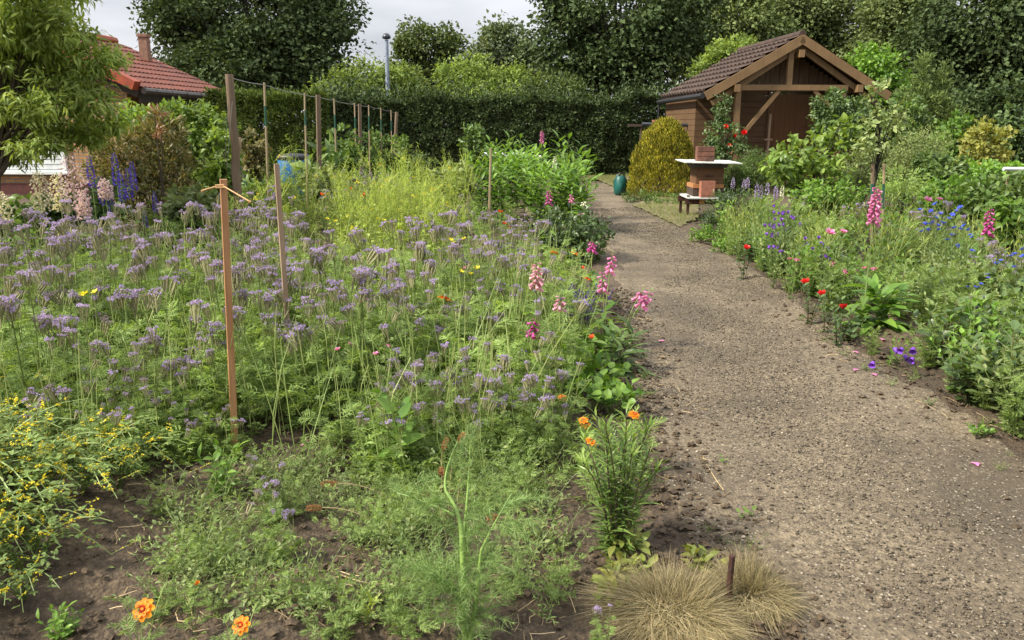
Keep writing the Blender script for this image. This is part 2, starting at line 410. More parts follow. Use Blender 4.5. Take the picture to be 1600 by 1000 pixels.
def spire(name, cat, seed, h, sl, n, fs, rad, petalM, leafM, stemM, kind='bell', leaf=None, budM=None, one=False, lean=(0, 0), side=None, flname='flower_spike', srad=.004, loose=False):
    """one upright stem with a flower spike of length sl; kind bell (foxglove) or floret (delphinium, salvia)"""
    rg = np.random.default_rng(seed); st, fl, fo = MB(), MB(), MB()
    tip = np.array([lean[0] * h, lean[1] * h, h]); pts = bez((0, 0, -.02), (lean[0] * h * .2, lean[1] * h * .2, h * .55), tip, 9)
    st.tube(pts, np.linspace(srad, srad * .35, 9), 4)
    t = (h - sl) / h + sl / h * (np.linspace(0, 1, n) ** .9) * .93; c = np.array([at(pts, min(q, .999))[0] for q in t])
    az = np.arange(n) * 2.4 + rg.uniform(-.3, .3, n)
    if side is not None: az = side + rg.uniform(-1.6, 1.6, n)
    u = (np.linspace(0, 1, n)); sz = fs * (1 - .55 * u ** 1.5) * rg.uniform(.85, 1.15, n)
    dz = -.75 + .9 * u ** 2 if kind == 'bell' else rg.uniform(-.1, .5, n)
    d = unit(np.stack([np.cos(az), np.sin(az), dz], 1)); rr = rad * ((1 - .7 * u) if kind == 'bell' else .25 + .75 * np.sin(math.pi * np.clip(.22 + .74 * u, 0, 1)) ** .8) * (rg.random(n) ** .5 * 1.15 if loose else 1.0)
    c2 = c + np.stack([np.cos(az) * rr * .25, np.sin(az) * rr * .25, np.zeros(n)], 1)
    if kind == 'bell':
        k = int(n * .86); fl.scatter(BELL, c2[:k], frames(d[:k], np.tile([[0, 0, 1.]], (k, 1))), sz[:k], 0)
        fl.scatter(leaf4(.6), c2[k:], frames(d[k:], np.tile([[0, 0, 1.]], (n - k, 1))), sz[k:] * .8, 1)
        fl.scatter(leaf4(.5), c, frames(unit(d + [0, 0, .8]), np.tile([[0, 0, 1.]], (n, 1))), fs * .45, 1)
    else:
        for q in range(4):
            dd = unit(d + rdir(rg, n) * .7); fl.scatter(L4W, c2 + d * rr[:, None] * .7, frames(dd, rdir(rg, n)), sz, 0)
        fl.scatter(leaf4(.5), c, frames(d, np.tile([[0, 0, 1.]], (n, 1))), sz * .8, 1)
    if leaf:
        T, ln, ls, tm = leaf; t = rg.uniform(.0, tm, ln) ** 1.3 * (h - sl) / h; c = np.array([at(pts, q)[0] for q in t]); d = rdir(rg, ln, -.1, .7)
        fo.scatter(T, c, frames(d, unit(np.array([0, 0, 1.]) + rdir(rg, ln) * .4)), ls * (1 - .6 * t) * rg.uniform(.7, 1.1, ln))
    ps = [('stem', Sh('stem', st, stemM), None)]
    if fo.n: ps.append(('foliage', Sh('foliage', fo, leafM), None))
    ps.append((flname, Sh(flname, fl, [petalM, budM or stemM]), None))
    return variant(name, cat, ps, one)
SPRAWL = 1.05
def clumps(rg, lobes, K, shell=.55):
    w = np.array([max(r[0] * r[2], r[0] * r[1]) for c, r in lobes]); w = w / w.sum()
    ix = rg.choice(len(lobes), K, p=w); c = np.array([lobes[i][0] for i in ix]); r = np.array([lobes[i][1] for i in ix])
    d = rdir(rg, K, -1, 1); q = rg.uniform(shell, SPRAWL, K) ** .7
    return c + d * r * q[:, None], d
def crown(rg, lobes, n, T, size, per=40, shell=.5, cr=.6, up=.5, droop=.0, out=.6, zmin=None):
    """leaves in clumps through the volume of the lobes"""
    m = MB(); K = max(4, n // per); cc, cd = clumps(rg, lobes, K, shell)
    crs = cr * rg.uniform(.5, 1.25, K); cnt = np.maximum(4, (per * rg.uniform(.5, 1.5, K))).astype(int)
    ix = np.repeat(np.arange(K), cnt); N = len(ix)
    off = rdir(rg, N) * (rg.random(N) ** .42 * crs[ix])[:, None] * np.array([1.0, 1.0, .72]); loc = cc[ix] + off
    d = unit(cd[ix] * out + rdir(rg, N) * .8 + unit(off + 1e-6) * .5 - np.array([0, 0, droop]))
    nr = unit(np.array([0, 0, up]) + cd[ix] * .25 + unit(off + 1e-6) * .8 + rdir(rg, N) * .5)
    if zmin is not None: k = loc[:, 2] > zmin; loc, d, nr = loc[k], d[k], nr[k]
    m.scatter(T, loc, frames(d, nr), size * rg.uniform(.65, 1.3, len(loc)))
    return m, cc
def tree(name, cat, label, base, lobes, n, leafM, barkM, size=.2, tr=.25, seed=1, T=L4, per=40, cr=.7, shell=.45, group=None, limbs=22, droop=.1, fork=.35, up=.5, zmin=None, stems=1, mid=None):
    rg = np.random.default_rng(seed); base = np.asarray(base, float)
    lb = [(np.asarray(c, float) - base, np.asarray(r, float)) for c, r in lobes]
    m, cc = crown(rg, lb, n, T, size, per, shell, cr, up, droop, zmin=zmin)
    root = empty(name, base, label, cat, group)
    top = np.average([c for c, r in lb], axis=0, weights=[r[0] ** 2 for c, r in lb])
    t = MB(); H = top[2]; forks = []
    for s in range(stems):
        o = np.array([rg.uniform(-1, 1), rg.uniform(-1, 1), 0]) * tr * 2.5 * (stems > 1)
        pt = bez(o, o * 1.5 + np.array([top[0] * .2, top[1] * .2, H * .5]), o * 3 + np.array([top[0] * .7, top[1] * .7, H * 1.05]), 9)
        pt[1:-1] += rg.normal(size=(7, 3)) * tr * .25
        t.tube(pt, tr / math.sqrt(stems) * np.linspace(1, .25, 9) * np.r_[1.35, np.ones(8)], 8); forks.append(pt)
    tm = Sh('trunk', t, barkM); obj('trunk', tm.mesh, root)
    b = MB()
    for c in cc[rg.permutation(len(cc))[:limbs]]:
        pt = forks[rg.integers(stems)]; p, _ = at(pt, rg.uniform(fork, .95)); r0 = tr * .32 * rg.uniform(.6, 1.1)
        mdl = (p + c) / 2 + np.array([0, 0, rg.uniform(-.05, .2) * np.linalg.norm(c - p)]) + rg.normal(size=3) * .05 * np.linalg.norm(c - p)
        q = bez(p, mdl, c, 6); b.tube(q, np.linspace(r0, r0 * .2, 6), 5)
    if b.n: obj('limb', b.mesh('limb', [barkM]), root)
    obj('crown', m.mesh('crown', [leafM]), root)
    return root
def leafy(name, cat, label, base, lobes, n, leafM, size, seed, T=L4, per=30, cr=.25, shell=.5, droop=.1, group=None, stemM=None, nst=7, srad=.012, up=.5, extra=None):
    """a shrub: stems from the base out to the leaf clumps"""
    rg = np.random.default_rng(seed); base = np.asarray(base, float)
    lb = [(np.asarray(c, float) - base, np.asarray(r, float)) for c, r in lobes]
    m, cc = crown(rg, lb, n, T, size, per, shell, cr, up, droop, zmin=.02)
    root = empty(name, base, label, cat, group); st = MB()
    for c in cc[rg.permutation(len(cc))[:nst]]:
        st.tube(bez(rg.normal(size=3) * [.06, .06, 0], c * [.4, .4, .7], c, 6), np.linspace(srad, srad * .35, 6), 4)
    obj('stem', st.mesh('stem', [stemM or MAT['bark']]), root); obj('foliage', m.mesh('foliage', [leafM]), root)
    if extra:
        shs, pts, s = extra
        for p in pts:
            M = frames(unit(np.array([[rg.normal() * .3, -.8, .6]])), np.array([[0., 0, 1]]))[0]; M = M[:, [0, 2, 1]] * np.array([1, -1, 1])
            obj('flower', shs[rg.integers(len(shs))].mesh, root, mat4(np.asarray(p) - base, M, s * rg.uniform(.85, 1.15)))
    return root
def lobe(px, py, Y, rx, ry, rd=None):
    c = P(px, py, Y); s = S(Y, c[2]); return (c, (rx / s, (rd or rx) / s * (1 if rd else .85), ry / s))
# ------------------------------------------------------------------ materials
MAT = {}
MAT['bark'] = woodmat('bark', lin(60, 50, 40), lin(100, 86, 70), scale=9, bump=.8, rough=.9)
MAT['bark_dark'] = woodmat('bark_dark', lin(38, 33, 28), lin(66, 58, 48), scale=9, bump=.8, rough=.9)
MAT['tree_dark'] = leafmat('tree_dark', (.027, .041, .015), (.066, .095, .036), .2, .6, .12)
MAT['tree_mid'] = leafmat('tree_mid', (.055, .082, .026), (.12, .16, .05), .28, .6, .12)
MAT['tree_light'] = leafmat('tree_light', (.11, .165, .036), (.22, .285, .075), .35, .6, .15)
MAT['tree_grey'] = leafmat('tree_grey', (.07, .1, .045), (.14, .175, .085), .3, .5, .3)
MAT['tree_soft'] = leafmat('tree_soft', (.09, .125, .045), (.19, .235, .095), .3, .6, .12)
MAT['hedge'] = leafmat('hedge', (.03, .05, .018), (.085, .12, .045), .22, .55, .18, .45)
MAT['thuja'] = leafmat('thuja', (.032, .056, .011), (.1, .135, .028), .22, .55, .15, .45)
MAT['gold'] = leafmat('gold', (.035, .055, .01), (.37, .32, .032), .25, .55, .25, .4)
MAT['peach'] = leafmat('peach', (.12, .18, .035), (.31, .375, .095), .42, .42, .22)
MAT['bright'] = leafmat('bright', (.085, .15, .024), (.205, .285, .055), .4, .42, .4)
MAT['photinia'] = leafmat('photinia', (.07, .085, .028), (.18, .14, .06), .3, .4, .35)
MAT['redtip'] = leafmat('redtip', (.22, .09, .05), (.3, .19, .08), .3, .36, .5)
MAT['phac'] = leafmat('phacelia_leaf', (.115, .18, .048), (.26, .345, .105), .42, .5, .35)
MAT['phac_stem'] = leafmat('phacelia_stem', (.14, .2, .055), (.22, .25, .09), .2, .5, .3)
MAT['pod'] = leafmat('phacelia_cyme', (.2, .22, .10), (.34, .31, .18), .25, .6, .2)
MAT['lilac'] = leafmat('lilac_petal', (.36, .27, .60), (.60, .50, .76), .3, .6, .15, .15)
MAT['stamen'] = leafmat('stamen', (.36, .26, .46), (.55, .45, .60), .2, .6, .15, .15)
MAT['mustard'] = leafmat('mustard_leaf', (.22, .31, .05), (.42, .48, .13), .4, .45, .35)
MAT['yellow'] = leafmat('yellow_petal', (.75, .6, .03), (.9, .75, .06), .3, .5, .2, .1)
MAT['lush'] = leafmat('lush_leaf', (.07, .15, .02), (.17, .28, .045), .4, .42, .4)
MAT['grey_green'] = leafmat('grey_green_leaf', (.10, .14, .05), (.22, .26, .10), .32, .5, .3)
MAT['mid'] = leafmat('mid_leaf', (.05, .095, .022), (.13, .19, .05), .33, .42, .4)
MAT['deep'] = leafmat('deep_leaf', (.036, .07, .02), (.1, .15, .045), .28, .38, .45)
MAT['lime'] = leafmat('lime_leaf', (.2, .27, .05), (.36, .4, .09), .4, .45, .35)
MAT['fennel'] = leafmat('fennel_thread', (.11, .19, .055), (.21, .29, .10), .3, .5, .3)
MAT['fennel_stem'] = plain('fennel_stem', lin(150, 178, 96), lin(118, 150, 74), .4, 6)
MAT['fescue'] = leafmat('fescue_blade', (.15, .135, .07), (.43, .35, .2), .25, .55, .3, .3)
MAT['straw'] = leafmat('straw', (.32, .23, .12), (.55, .43, .25), .2, .6, .25)
MAT['rust'] = leafmat('dry_seed', (.3, .15, .06), (.5, .29, .14), .2, .7, .15)
MAT['grass'] = leafmat('grass_blade', (.1, .15, .035), (.25, .28, .085), .35, .5, .3)
MAT['orange'] = leafmat('orange_petal', (.75, .19, .01), (.9, .33, .015), .3, .45, .3, .12)
MAT['maroon'] = leafmat('maroon_petal', (.3, .02, .01), (.45, .05, .015), .2, .45, .3, .12)
MAT['poppy'] = leafmat('poppy_petal', (.75, .045, .015), (.85, .11, .03), .35, .45, .3, .1)
MAT['rose'] = leafmat('rose_petal', (.55, .008, .012), (.7, .03, .03), .25, .4, .35, .1)
MAT['cerise'] = leafmat('cerise_petal', (.7, .03, .09), (.8, .09, .15), .25, .4, .35, .1)
MAT['pink'] = leafmat('foxglove_pink', (.62, .16, .40), (.75, .30, .55), .3, .4, .35, .1)
MAT['palepink'] = leafmat('foxglove_pale', (.70, .30, .42), (.82, .48, .58), .3, .4, .35, .1)
MAT['magenta'] = leafmat('foxglove_magenta', (.42, .04, .24), (.55, .10, .36), .3, .4, .35, .1)
MAT['white'] = leafmat('white_petal', (.7, .72, .6), (.82, .83, .74), .3, .45, .3, .08)
MAT['blue'] = leafmat('cornflower_blue', (.06, .10, .7), (.13, .2, .85), .25, .5, .25, .1)
MAT['violet'] = leafmat('violet_petal', (.16, .04, .5), (.28, .10, .66), .25, .4, .35, .1)
MAT['mauve'] = leafmat('mauve_petal', (.42, .22, .66), (.58, .36, .78), .25, .4, .35, .1)
MAT['indigo'] = leafmat('delphinium_blue', (.06, .035, .34), (.14, .09, .52), .25, .45, .3, .1)
MAT['salvia'] = leafmat('salvia_violet', (.07, .035, .2), (.14, .08, .34), .2, .5, .25, .1)
MAT['clary'] = leafmat('clary_bract', (.50, .36, .46), (.68, .55, .60), .3, .5, .25, .1)
MAT['cream'] = leafmat('cream_bract', (.56, .52, .42), (.7, .66, .54), .3, .5, .25, .1)
MAT['stem'] = leafmat('green_stem', (.12, .18, .05), (.2, .25, .08), .15, .5, .3)
MAT['stem_dark'] = leafmat('dark_stem', (.05, .04, .025), (.1, .075, .045), .0, .5, .3)
MAT['roof_red'] = plain('clay_tile', lin(120, 63, 42), lin(90, 48, 35), .55, 5, bump=.2)
MAT['verge'] = plain('clay_verge', lin(164, 76, 42), lin(136, 58, 36), .5, 6, bump=.1)
MAT['brick'] = brickmat('house_brick', lin(180, 138, 86), lin(152, 110, 70), lin(120, 112, 98), rot=(math.pi / 2, 0, 0))
MAT['brick_red'] = plain('chimney_brick', lin(150, 114, 94), lin(118, 90, 74), .85, 14, bump=.4)
MAT['plinth'] = plain('plinth', lin(88, 40, 34), lin(66, 32, 28), .8, 10)
MAT['shutter'] = plain('shutter_white', lin(226, 230, 228), lin(206, 212, 212), .5, 5)
MAT['gutter'] = plain('gutter', lin(92, 84, 78), lin(66, 60, 56), .4, 8)
MAT['darkwood'] = woodmat('dark_stained_wood', lin(50, 42, 34), lin(78, 66, 54), axis=1)
MAT['shed_tile'] = plain('brown_tile', lin(76, 57, 46), lin(46, 35, 28), .75, 4, bump=.3)
MAT['shed_board'] = woodmat('shed_board', lin(92, 68, 43), lin(120, 91, 59), lin(78, 57, 37), axis=0, scale=9)
MAT['shed_trim'] = woodmat('shed_trim', lin(124, 98, 64), lin(150, 120, 80), lin(106, 82, 54), axis=2, scale=9)
MAT['shed_door'] = woodmat('shed_door', lin(106, 73, 43), lin(130, 92, 56), lin(92, 62, 38), axis=2, scale=4, bump=.1)
MAT['plank'] = woodmat('grey_plank', lin(112, 92, 72), lin(150, 126, 100), lin(92, 76, 60), axis=2, scale=10)
MAT['post'] = woodmat('weathered_post', lin(106, 88, 70), lin(150, 128, 104), lin(92, 74, 58), axis=2, scale=16)
MAT['pole'] = woodmat('bean_pole', lin(150, 134, 104), lin(184, 166, 134), lin(130, 114, 88), axis=2, scale=20)
MAT['stake'] = woodmat('fresh_stake', lin(168, 118, 76), lin(216, 172, 122), lin(140, 92, 58), axis=2, scale=18, rough=.5)
MAT['stake_grey'] = woodmat('aged_stake', lin(150, 128, 104), lin(186, 164, 136), lin(134, 108, 84), axis=2, scale=18)
MAT['greentape'] = plain('green_coating', lin(44, 88, 70), lin(34, 70, 56), .45, 10)
MAT['lamp'] = plain('lamp_post', lin(150, 160, 176), lin(122, 132, 150), .4, 6, bump=.05)
MAT['lamp_dark'] = plain('lamp_head', lin(60, 64, 72), lin(46, 50, 58), .4, 6)
MAT['tub'] = plain('blue_tub', lin(40, 112, 168), lin(30, 92, 146), .4, 5, bump=.03)
MAT['teal'] = plain('teal_plastic', lin(22, 92, 84), lin(16, 70, 66), .45, 5, bump=.15)
MAT['black'] = plain('black_plastic', lin(40, 40, 42), lin(28, 28, 30), .45, 5)
MAT['sheet'] = plain('white_sheet', lin(222, 224, 224), lin(196, 200, 202), .4, 7, bump=.05)
MAT['whitesheet'] = plain('white_tin', lin(220, 222, 216), lin(176, 180, 176), .45, 7, bump=.1)
MAT['hive'] = woodmat('hive_wood', lin(100, 70, 43), lin(138, 98, 62), lin(72, 50, 34), axis=0, scale=10)
MAT['hive_light'] = woodmat('hive_strip', lin(156, 108, 66), lin(184, 134, 86), axis=0, scale=12)
MAT['hive_dark'] = woodmat('hive_base', lin(60, 48, 40), lin(88, 68, 54), axis=0, scale=12)
MAT['tarp'] = plain('grey_felt', lin(92, 84, 84), lin(64, 58, 58), .8, 12)
MAT['clay_block'] = plain('clay_block', lin(164, 110, 88), lin(142, 92, 72), .8, 14, bump=.25)
MAT['old_brick'] = plain('weathered_brick', lin(122, 80, 62), lin(72, 50, 42), .85, 9, bump=.35)
MAT['rusty'] = plain('rusty_iron', lin(84, 52, 42), lin(56, 38, 34), .7, 20, metal=.2)
MAT['twine'] = plain('twine', lin(190, 152, 104), lin(160, 124, 82), .8, 30)
MAT['wire'] = plain('wire', lin(150, 146, 140), lin(120, 118, 114), .4, 10, metal=.4)
MAT['soil'] = groundmat('garden_soil', lin(92, 76, 57), lin(120, 102, 79), lin(62, 50, 38), 30, 1.0, .18)
MAT['path'] = groundmat('gravel_path', lin(96, 84, 66), lin(152, 136, 110), lin(74, 64, 50), 34, .7, .8)
MAT['clod'] = plain('soil_clod', lin(90, 75, 56), lin(60, 49, 37), .9, 40, bump=.5)
MAT['stone'] = leafmat('pebble', lin(96, 86, 72), lin(178, 166, 146), 0, .75, .3, .1)
MAT['grit'] = leafmat('grit', lin(50, 45, 39), lin(146, 134, 114), 0, .85, .2, .1)
MAT['lawn'] = groundmat('lawn_soil', lin(112, 104, 66), lin(140, 124, 92), lin(84, 80, 50), 20, .6, 0)
# ------------------------------------------------------------------ camera, sky, sun
cam = bpy.data.cameras.new('camera'); co = bpy.data.objects.new('camera', cam); COL.objects.link(co)
co.location = (0, 0, EYE); co.rotation_euler = (math.pi / 2 - PITCH, 0, 0)
cam.sensor_width = 36; cam.lens = 36 * F / 1600; cam.clip_start = .05; cam.clip_end = 2000
scene.camera = co
SUN = Vector((-.68, -.22, .70)).normalized()
sl = bpy.data.lights.new('sun', 'SUN'); so = bpy.data.objects.new('sun', sl); COL.objects.link(so)
sl.energy = 4.0; sl.angle = math.radians(5); sl.color = (1, .93, .79)
so.rotation_euler = SUN.to_track_quat('Z', 'Y').to_euler(); so.location = (-10, 0, 20)
w = bpy.data.worlds.new('World'); scene.world = w; w.use_nodes = True; nt = w.node_tree
bg = nt.nodes['Background']; sky = nt.nodes.new('ShaderNodeTexSky'); sky.sky_type = 'NISHITA'; sky.sun_disc = False
sky.sun_elevation = math.asin(SUN.z); sky.sun_rotation = math.atan2(SUN.x, SUN.y); sky.dust_density = 2.5
tc = nt.nodes.new('ShaderNodeTexCoord'); mp = nt.nodes.new('ShaderNodeMapping'); mp.inputs['Scale'].default_value = (1, 1, 3.2)
nz = nt.nodes.new('ShaderNodeTexNoise'); nz.inputs['Scale'].default_value = 3.0; nz.inputs['Detail'].default_value = 5
rp = nt.nodes.new('ShaderNodeValToRGB'); rp.color_ramp.elements[0].position = .36; rp.color_ramp.elements[0].color = (.52, .54, .59, 1)
rp.color_ramp.elements[1].position = .62; rp.color_ramp.elements[1].color = (.86, .87, .91, 1)
sc_ = nt.nodes.new('ShaderNodeVectorMath'); sc_.operation = 'SCALE'; sx = nt.nodes.new('ShaderNodeSeparateXYZ'); zr = nt.nodes.new('ShaderNodeMapRange')   # an overcast sky is brighter overhead than at the horizon
zr.inputs[1].default_value = .22; zr.inputs[2].default_value = .9; zr.inputs[3].default_value = 6.0; zr.inputs[4].default_value = 13.5
mx = nt.nodes.new('ShaderNodeMix'); mx.data_type = 'RGBA'; mx.inputs[0].default_value = .9
for a, b in ((tc.outputs['Generated'], mp.inputs['Vector']), (mp.outputs[0], nz.inputs['Vector']), (nz.outputs['Fac'], rp.inputs[0]), (rp.outputs[0], sc_.inputs[0]), (tc.outputs['Generated'], sx.inputs[0]), (sx.outputs[2], zr.inputs[0]), (zr.outputs[0], sc_.inputs['Scale']), (sky.outputs[0], mx.inputs[6]), (sc_.outputs[0], mx.inputs[7]), (mx.outputs[2], bg.inputs[0])):
    nt.links.new(a, b)
bg.inputs[1].default_value = .1
vs = scene.view_settings; vs.view_transform = 'Standard'; vs.look = 'None'; vs.exposure = 0.92; vs.gamma = 1
cy = scene.cycles; cy.max_bounces = 6; cy.diffuse_bounces = 3; cy.glossy_bounces = 2; cy.transmission_bounces = 3; cy.transparent_max_bounces = 4; cy.caustics_reflective = False; cy.caustics_refractive = False
cy.use_denoising = True
# ------------------------------------------------------------------ ground, path, lawn
PL = np.array([G(*p)[:2] for p in ((1250, 1000), (1120, 880), (1062, 790), (1030, 700), (1008, 620), (990, 560), (972, 470), (958, 400), (944, 350), (930, 312), (916, 285))])
PR = np.array([G(*p)[:2] for p in ((1640, 760), (1500, 655), (1370, 575), (1285, 510), (1196, 440), (1108, 382), (1062, 347), (1000, 318), (966, 298), (950, 286))])
PL = np.r_[[[PL[0, 0] + .35, -1.0]], PL]; PR = np.r_[[[PR[0, 0] + .75, -1.0]], PR]
pl = lambda y: np.interp(y, PL[:, 1], PL[:, 0]); pr = lambda y: np.interp(y, PR[:, 1], PR[:, 0])
YEND = min(PL[-1, 1], PR[-1, 1])
def pathmask(x, y):
    e = .12 * vnoise(x * 3, y * 3, 5) + .06 * vnoise(x * 9, y * 9, 6)
    d = np.minimum(x - pl(y), pr(y) - x) + e
    d = np.where(y > YEND, -1, d)
    return d
def hgt(x, y):
    x = np.asarray(x, float); y = np.asarray(y, float); d = pathmask(x, y)
    k = np.clip(.5 - d / .3, 0, 1)
    n = .07 * vnoise(x * 1.3, y * 1.3, 1) + .05 * vnoise(x * 4.1, y * 4.1, 2) + .034 * vnoise(x * 11, y * 11, 3) + .02 * vnoise(x * 27, y * 27, 4)
    q = .03 * vnoise(x * .9, y * .9, 9) + .012 * vnoise(x * 5, y * 5, 7) + .007 * vnoise(x * 21, y * 21, 8)
    far = np.clip((30 - np.hypot(x, y)) / 15, 0, 1)
    return (n * k + q * (1 - k) + .025 * k) * far
def grid(xs, ys, zf):
    X, Y = np.meshgrid(xs, ys); Z = zf(X, Y); v = np.stack([X, Y, Z], -1).reshape(-1, 3)
    i = np.arange(len(ys) - 1)[:, None] * len(xs); j = np.arange(len(xs) - 1)[None]
    return v, np.stack([i + j, i + j + 1, i + j + 1 + len(xs), i + j + len(xs)], -1).reshape(-1, 4)
def axis(lo, a, b, hi, st, n):
    g = np.geomspace(.05, 1, n) ** 1.6
    return np.r_[a - (a - lo) * g[::-1], np.arange(a, b, st), b + (hi - b) * g]
v, q = grid(axis(-400, -3.4, 4.4, 400, .028, 26), axis(-60, .6, 8.5, 600, .028, 26), lambda x, y: hgt(x, y) - .05 * (pathmask(x, y) > .12))
struct('ground', MB().add(v, [q]).mesh('ground', MAT['soil'], True))
ys = np.r_[np.arange(-1, .6, .1), np.arange(.6, 8, .025), np.arange(8, YEND, .12)]; us = np.linspace(0, 1, 110)
U, Yg = np.meshgrid(us, ys); ex = .1 * vnoise(Yg * 2.2, Yg * 0 + 3, 21) + .07 * vnoise(Yg * 7, Yg * 0, 22)
X = (pl(Yg) - .05 + ex) * (1 - U) + (pr(Yg) + .05 + .8 * ex[::-1]) * U
Z = hgt(X, Yg) + .007 - .035 * np.clip(1 - np.minimum(U, 1 - U) / .012, 0, 1)
i = np.arange(len(ys) - 1)[:, None] * len(us); j = np.arange(len(us) - 1)[None]
struct('path', MB().add(np.stack([X, Yg, Z], -1), [np.stack([i + j, i + j + 1, i + j + 1 + len(us), i + j + len(us)], -1).reshape(-1, 4)]).mesh('path', MAT['path'], True))
def inpoly(x, y, poly):
    r = np.zeros(len(x), bool); n = len(poly)
    for a in range(n):
        x1, y1 = poly[a][:2]; x2, y2 = poly[(a + 1) % n][:2]
        c = ((y1 > y) != (y2 > y)) & (x < (x2 - x1) * (y - y1) / (y2 - y1 + 1e-12) + x1); r ^= c
    return r
def sample(poly, n, rg=RG, gap=0.0):
    """n points of a world polygon, kept apart by gap"""
    poly = np.array([p[:2] for p in poly]); lo, hi = poly.min(0), poly.max(0); out = []
    tries = 0
    while len(out) < n and tries < 60:
        tries += 1
        p = rg.uniform(lo, hi, (n * 3, 2)); p = p[inpoly(p[:, 0], p[:, 1], poly)]
        for c in p:
            if gap and out and min((c[0] - o[0]) ** 2 + (c[1] - o[1]) ** 2 for o in out) < gap * gap: continue
            out.append(c)
            if len(out) >= n: break
    return np.array(out)
def gp(*pp): return [G(*p) for p in pp]
lawn_poly = gp((990, 324), (1062, 356), (1092, 345), (1090, 305), (985, 296), (978, 286), (1000, 268), (905, 266), (914, 283), (935, 283), (968, 297), (1000, 317))
lv = np.array([[p[0], p[1], 0] for p in lawn_poly]); 
xs = np.linspace(lv[:, 0].min(), lv[:, 0].max(), 60); yy = np.linspace(lv[:, 1].min(), lv[:, 1].max(), 120)
v, q = grid(xs, yy, lambda x, y: hgt(x, y) + .03)
cen = v[q].mean(1); q = q[inpoly(cen[:, 0], cen[:, 1], lv)]
struct('lawn', MB().add(v, [q]).mesh('lawn', MAT['lawn'], True))
BLADE = (np.array([(-.03, 0, 0), (.03, 0, 0), (.022, .5, .03), (-.022, .5, .03), (0, 1, -.06)]), [np.array([(0, 1, 2, 3)]), np.array([(3, 2, 4)])])
def blades(poly, n, h, rg, T=BLADE, lean=.5, patch=None):
    p = sample(poly, n, rg); m = MB()
    if patch is not None: p = p[vnoise(p[:, 0] * 2.2, p[:, 1] * 2.2, 31) > patch]
    p = p + rg.normal(size=p.shape) * .1; d = rdir(rg, len(p), .35, 1); d = unit(d + [0, 0, lean]); loc = np.c_[p, hgt(p[:, 0], p[:, 1]) + .02]
    return m.scatter(T, loc, frames(d, rdir(rg, len(p))), h * rg.uniform(.5, 1.3, len(p)))
tag(struct('grass', blades(lawn_poly, 15000, .085, RG, patch=-.2).mesh('grass', MAT['grass']), 'stuff'), 'short green and yellowing grass verge beside the far end of the path', 'grass')
# stones, grit and clods
def pebT():
    v = np.array([(1, 0, 0), (-1, 0, 0), (0, 1, 0), (0, -1, 0), (0, 0, .62), (0, 0, -.6), (.6, .6, .3), (-.6, .55, .32), (.55, -.6, .3), (-.6, -.6, .28)])
    f = np.array([(0, 6, 4), (6, 2, 4), (2, 7, 4), (7, 1, 4), (1, 9, 4), (9, 3, 4), (3, 8, 4), (8, 0, 4), (0, 5, 6), (6, 5, 2), (2, 5, 7), (7, 5, 1), (1, 5, 9), (9, 5, 3), (3, 5, 8), (8, 5, 0)])
    return (v, [f])
PEB = pebT()
def pebbles(x, y, s, rg, mi=0, m=None, sink=.2):
    m = m or MB(); N = len(x); z = hgt(x, y) + .007 + s * .3
    M = frames(unit(rdir(rg, N) * [1, 1, .25]), np.tile([[0, 0, 1.]], (N, 1))) * rg.uniform(.6, 1.2, (N, 1, 3))
    return m.scatter(PEB, np.stack([x, y, z], 1), M, s, mi)
y = .8 + 15 * RG.random(150000) ** 1.9; u = RG.random(150000); x = pl(y) + (pr(y) - pl(y)) * u
k = (vnoise(x * 1.7, y * 1.1, 51) + .7 * vnoise(x * 5, y * 4, 52) + 1.1 * (RG.random(len(x)) - .5) + .75 * np.exp(-((u - .42 - .02 * y) / .26) ** 2)) > .46; x, y = x[k], y[k]
s = .0028 + .006 * RG.random(len(x)) ** 3.5 + .0002 * np.clip(y - 4, 0, 8)
tag(struct('gravel', pebbles(x, y, s, RG).mesh('gravel', MAT['grit'], True), 'stuff'), 'loose grit and small gravel on the path', 'gravel')
y = .8 + 8 * RG.random(1700) ** 1.6; x = pl(y) + (pr(y) - pl(y)) * RG.random(1700); s = .004 + .008 * RG.random(1700) ** 4
tag(struct('pebbles', pebbles(x, y, s, RG).mesh('pebbles', MAT['stone'], True), 'stuff'), 'pale pebbles scattered over the path', 'gravel')
y = .8 + 7 * RG.random(20000) ** 1.5; side = RG.random(20000)
x = np.where(side < .25, pl(y) + RG.normal(size=20000) * .16 - .04, np.where(side < .38, pr(y) + RG.normal(size=20000) * .2 + .1, RG.uniform(-2.4, 1.2, 20000)))
k = (side < .38) | (x < pl(y)); x, y = x[k], y[k]; s = .004 + .02 * RG.random(len(x)) ** 4
tag(struct('soil_crumbs', pebbles(x, y, s, RG).mesh('soil_crumbs', MAT['clod']), 'stuff'), 'dark crumbs and clods of bed soil', 'soil')
UPZ = np.array([0, 0, 1.0])
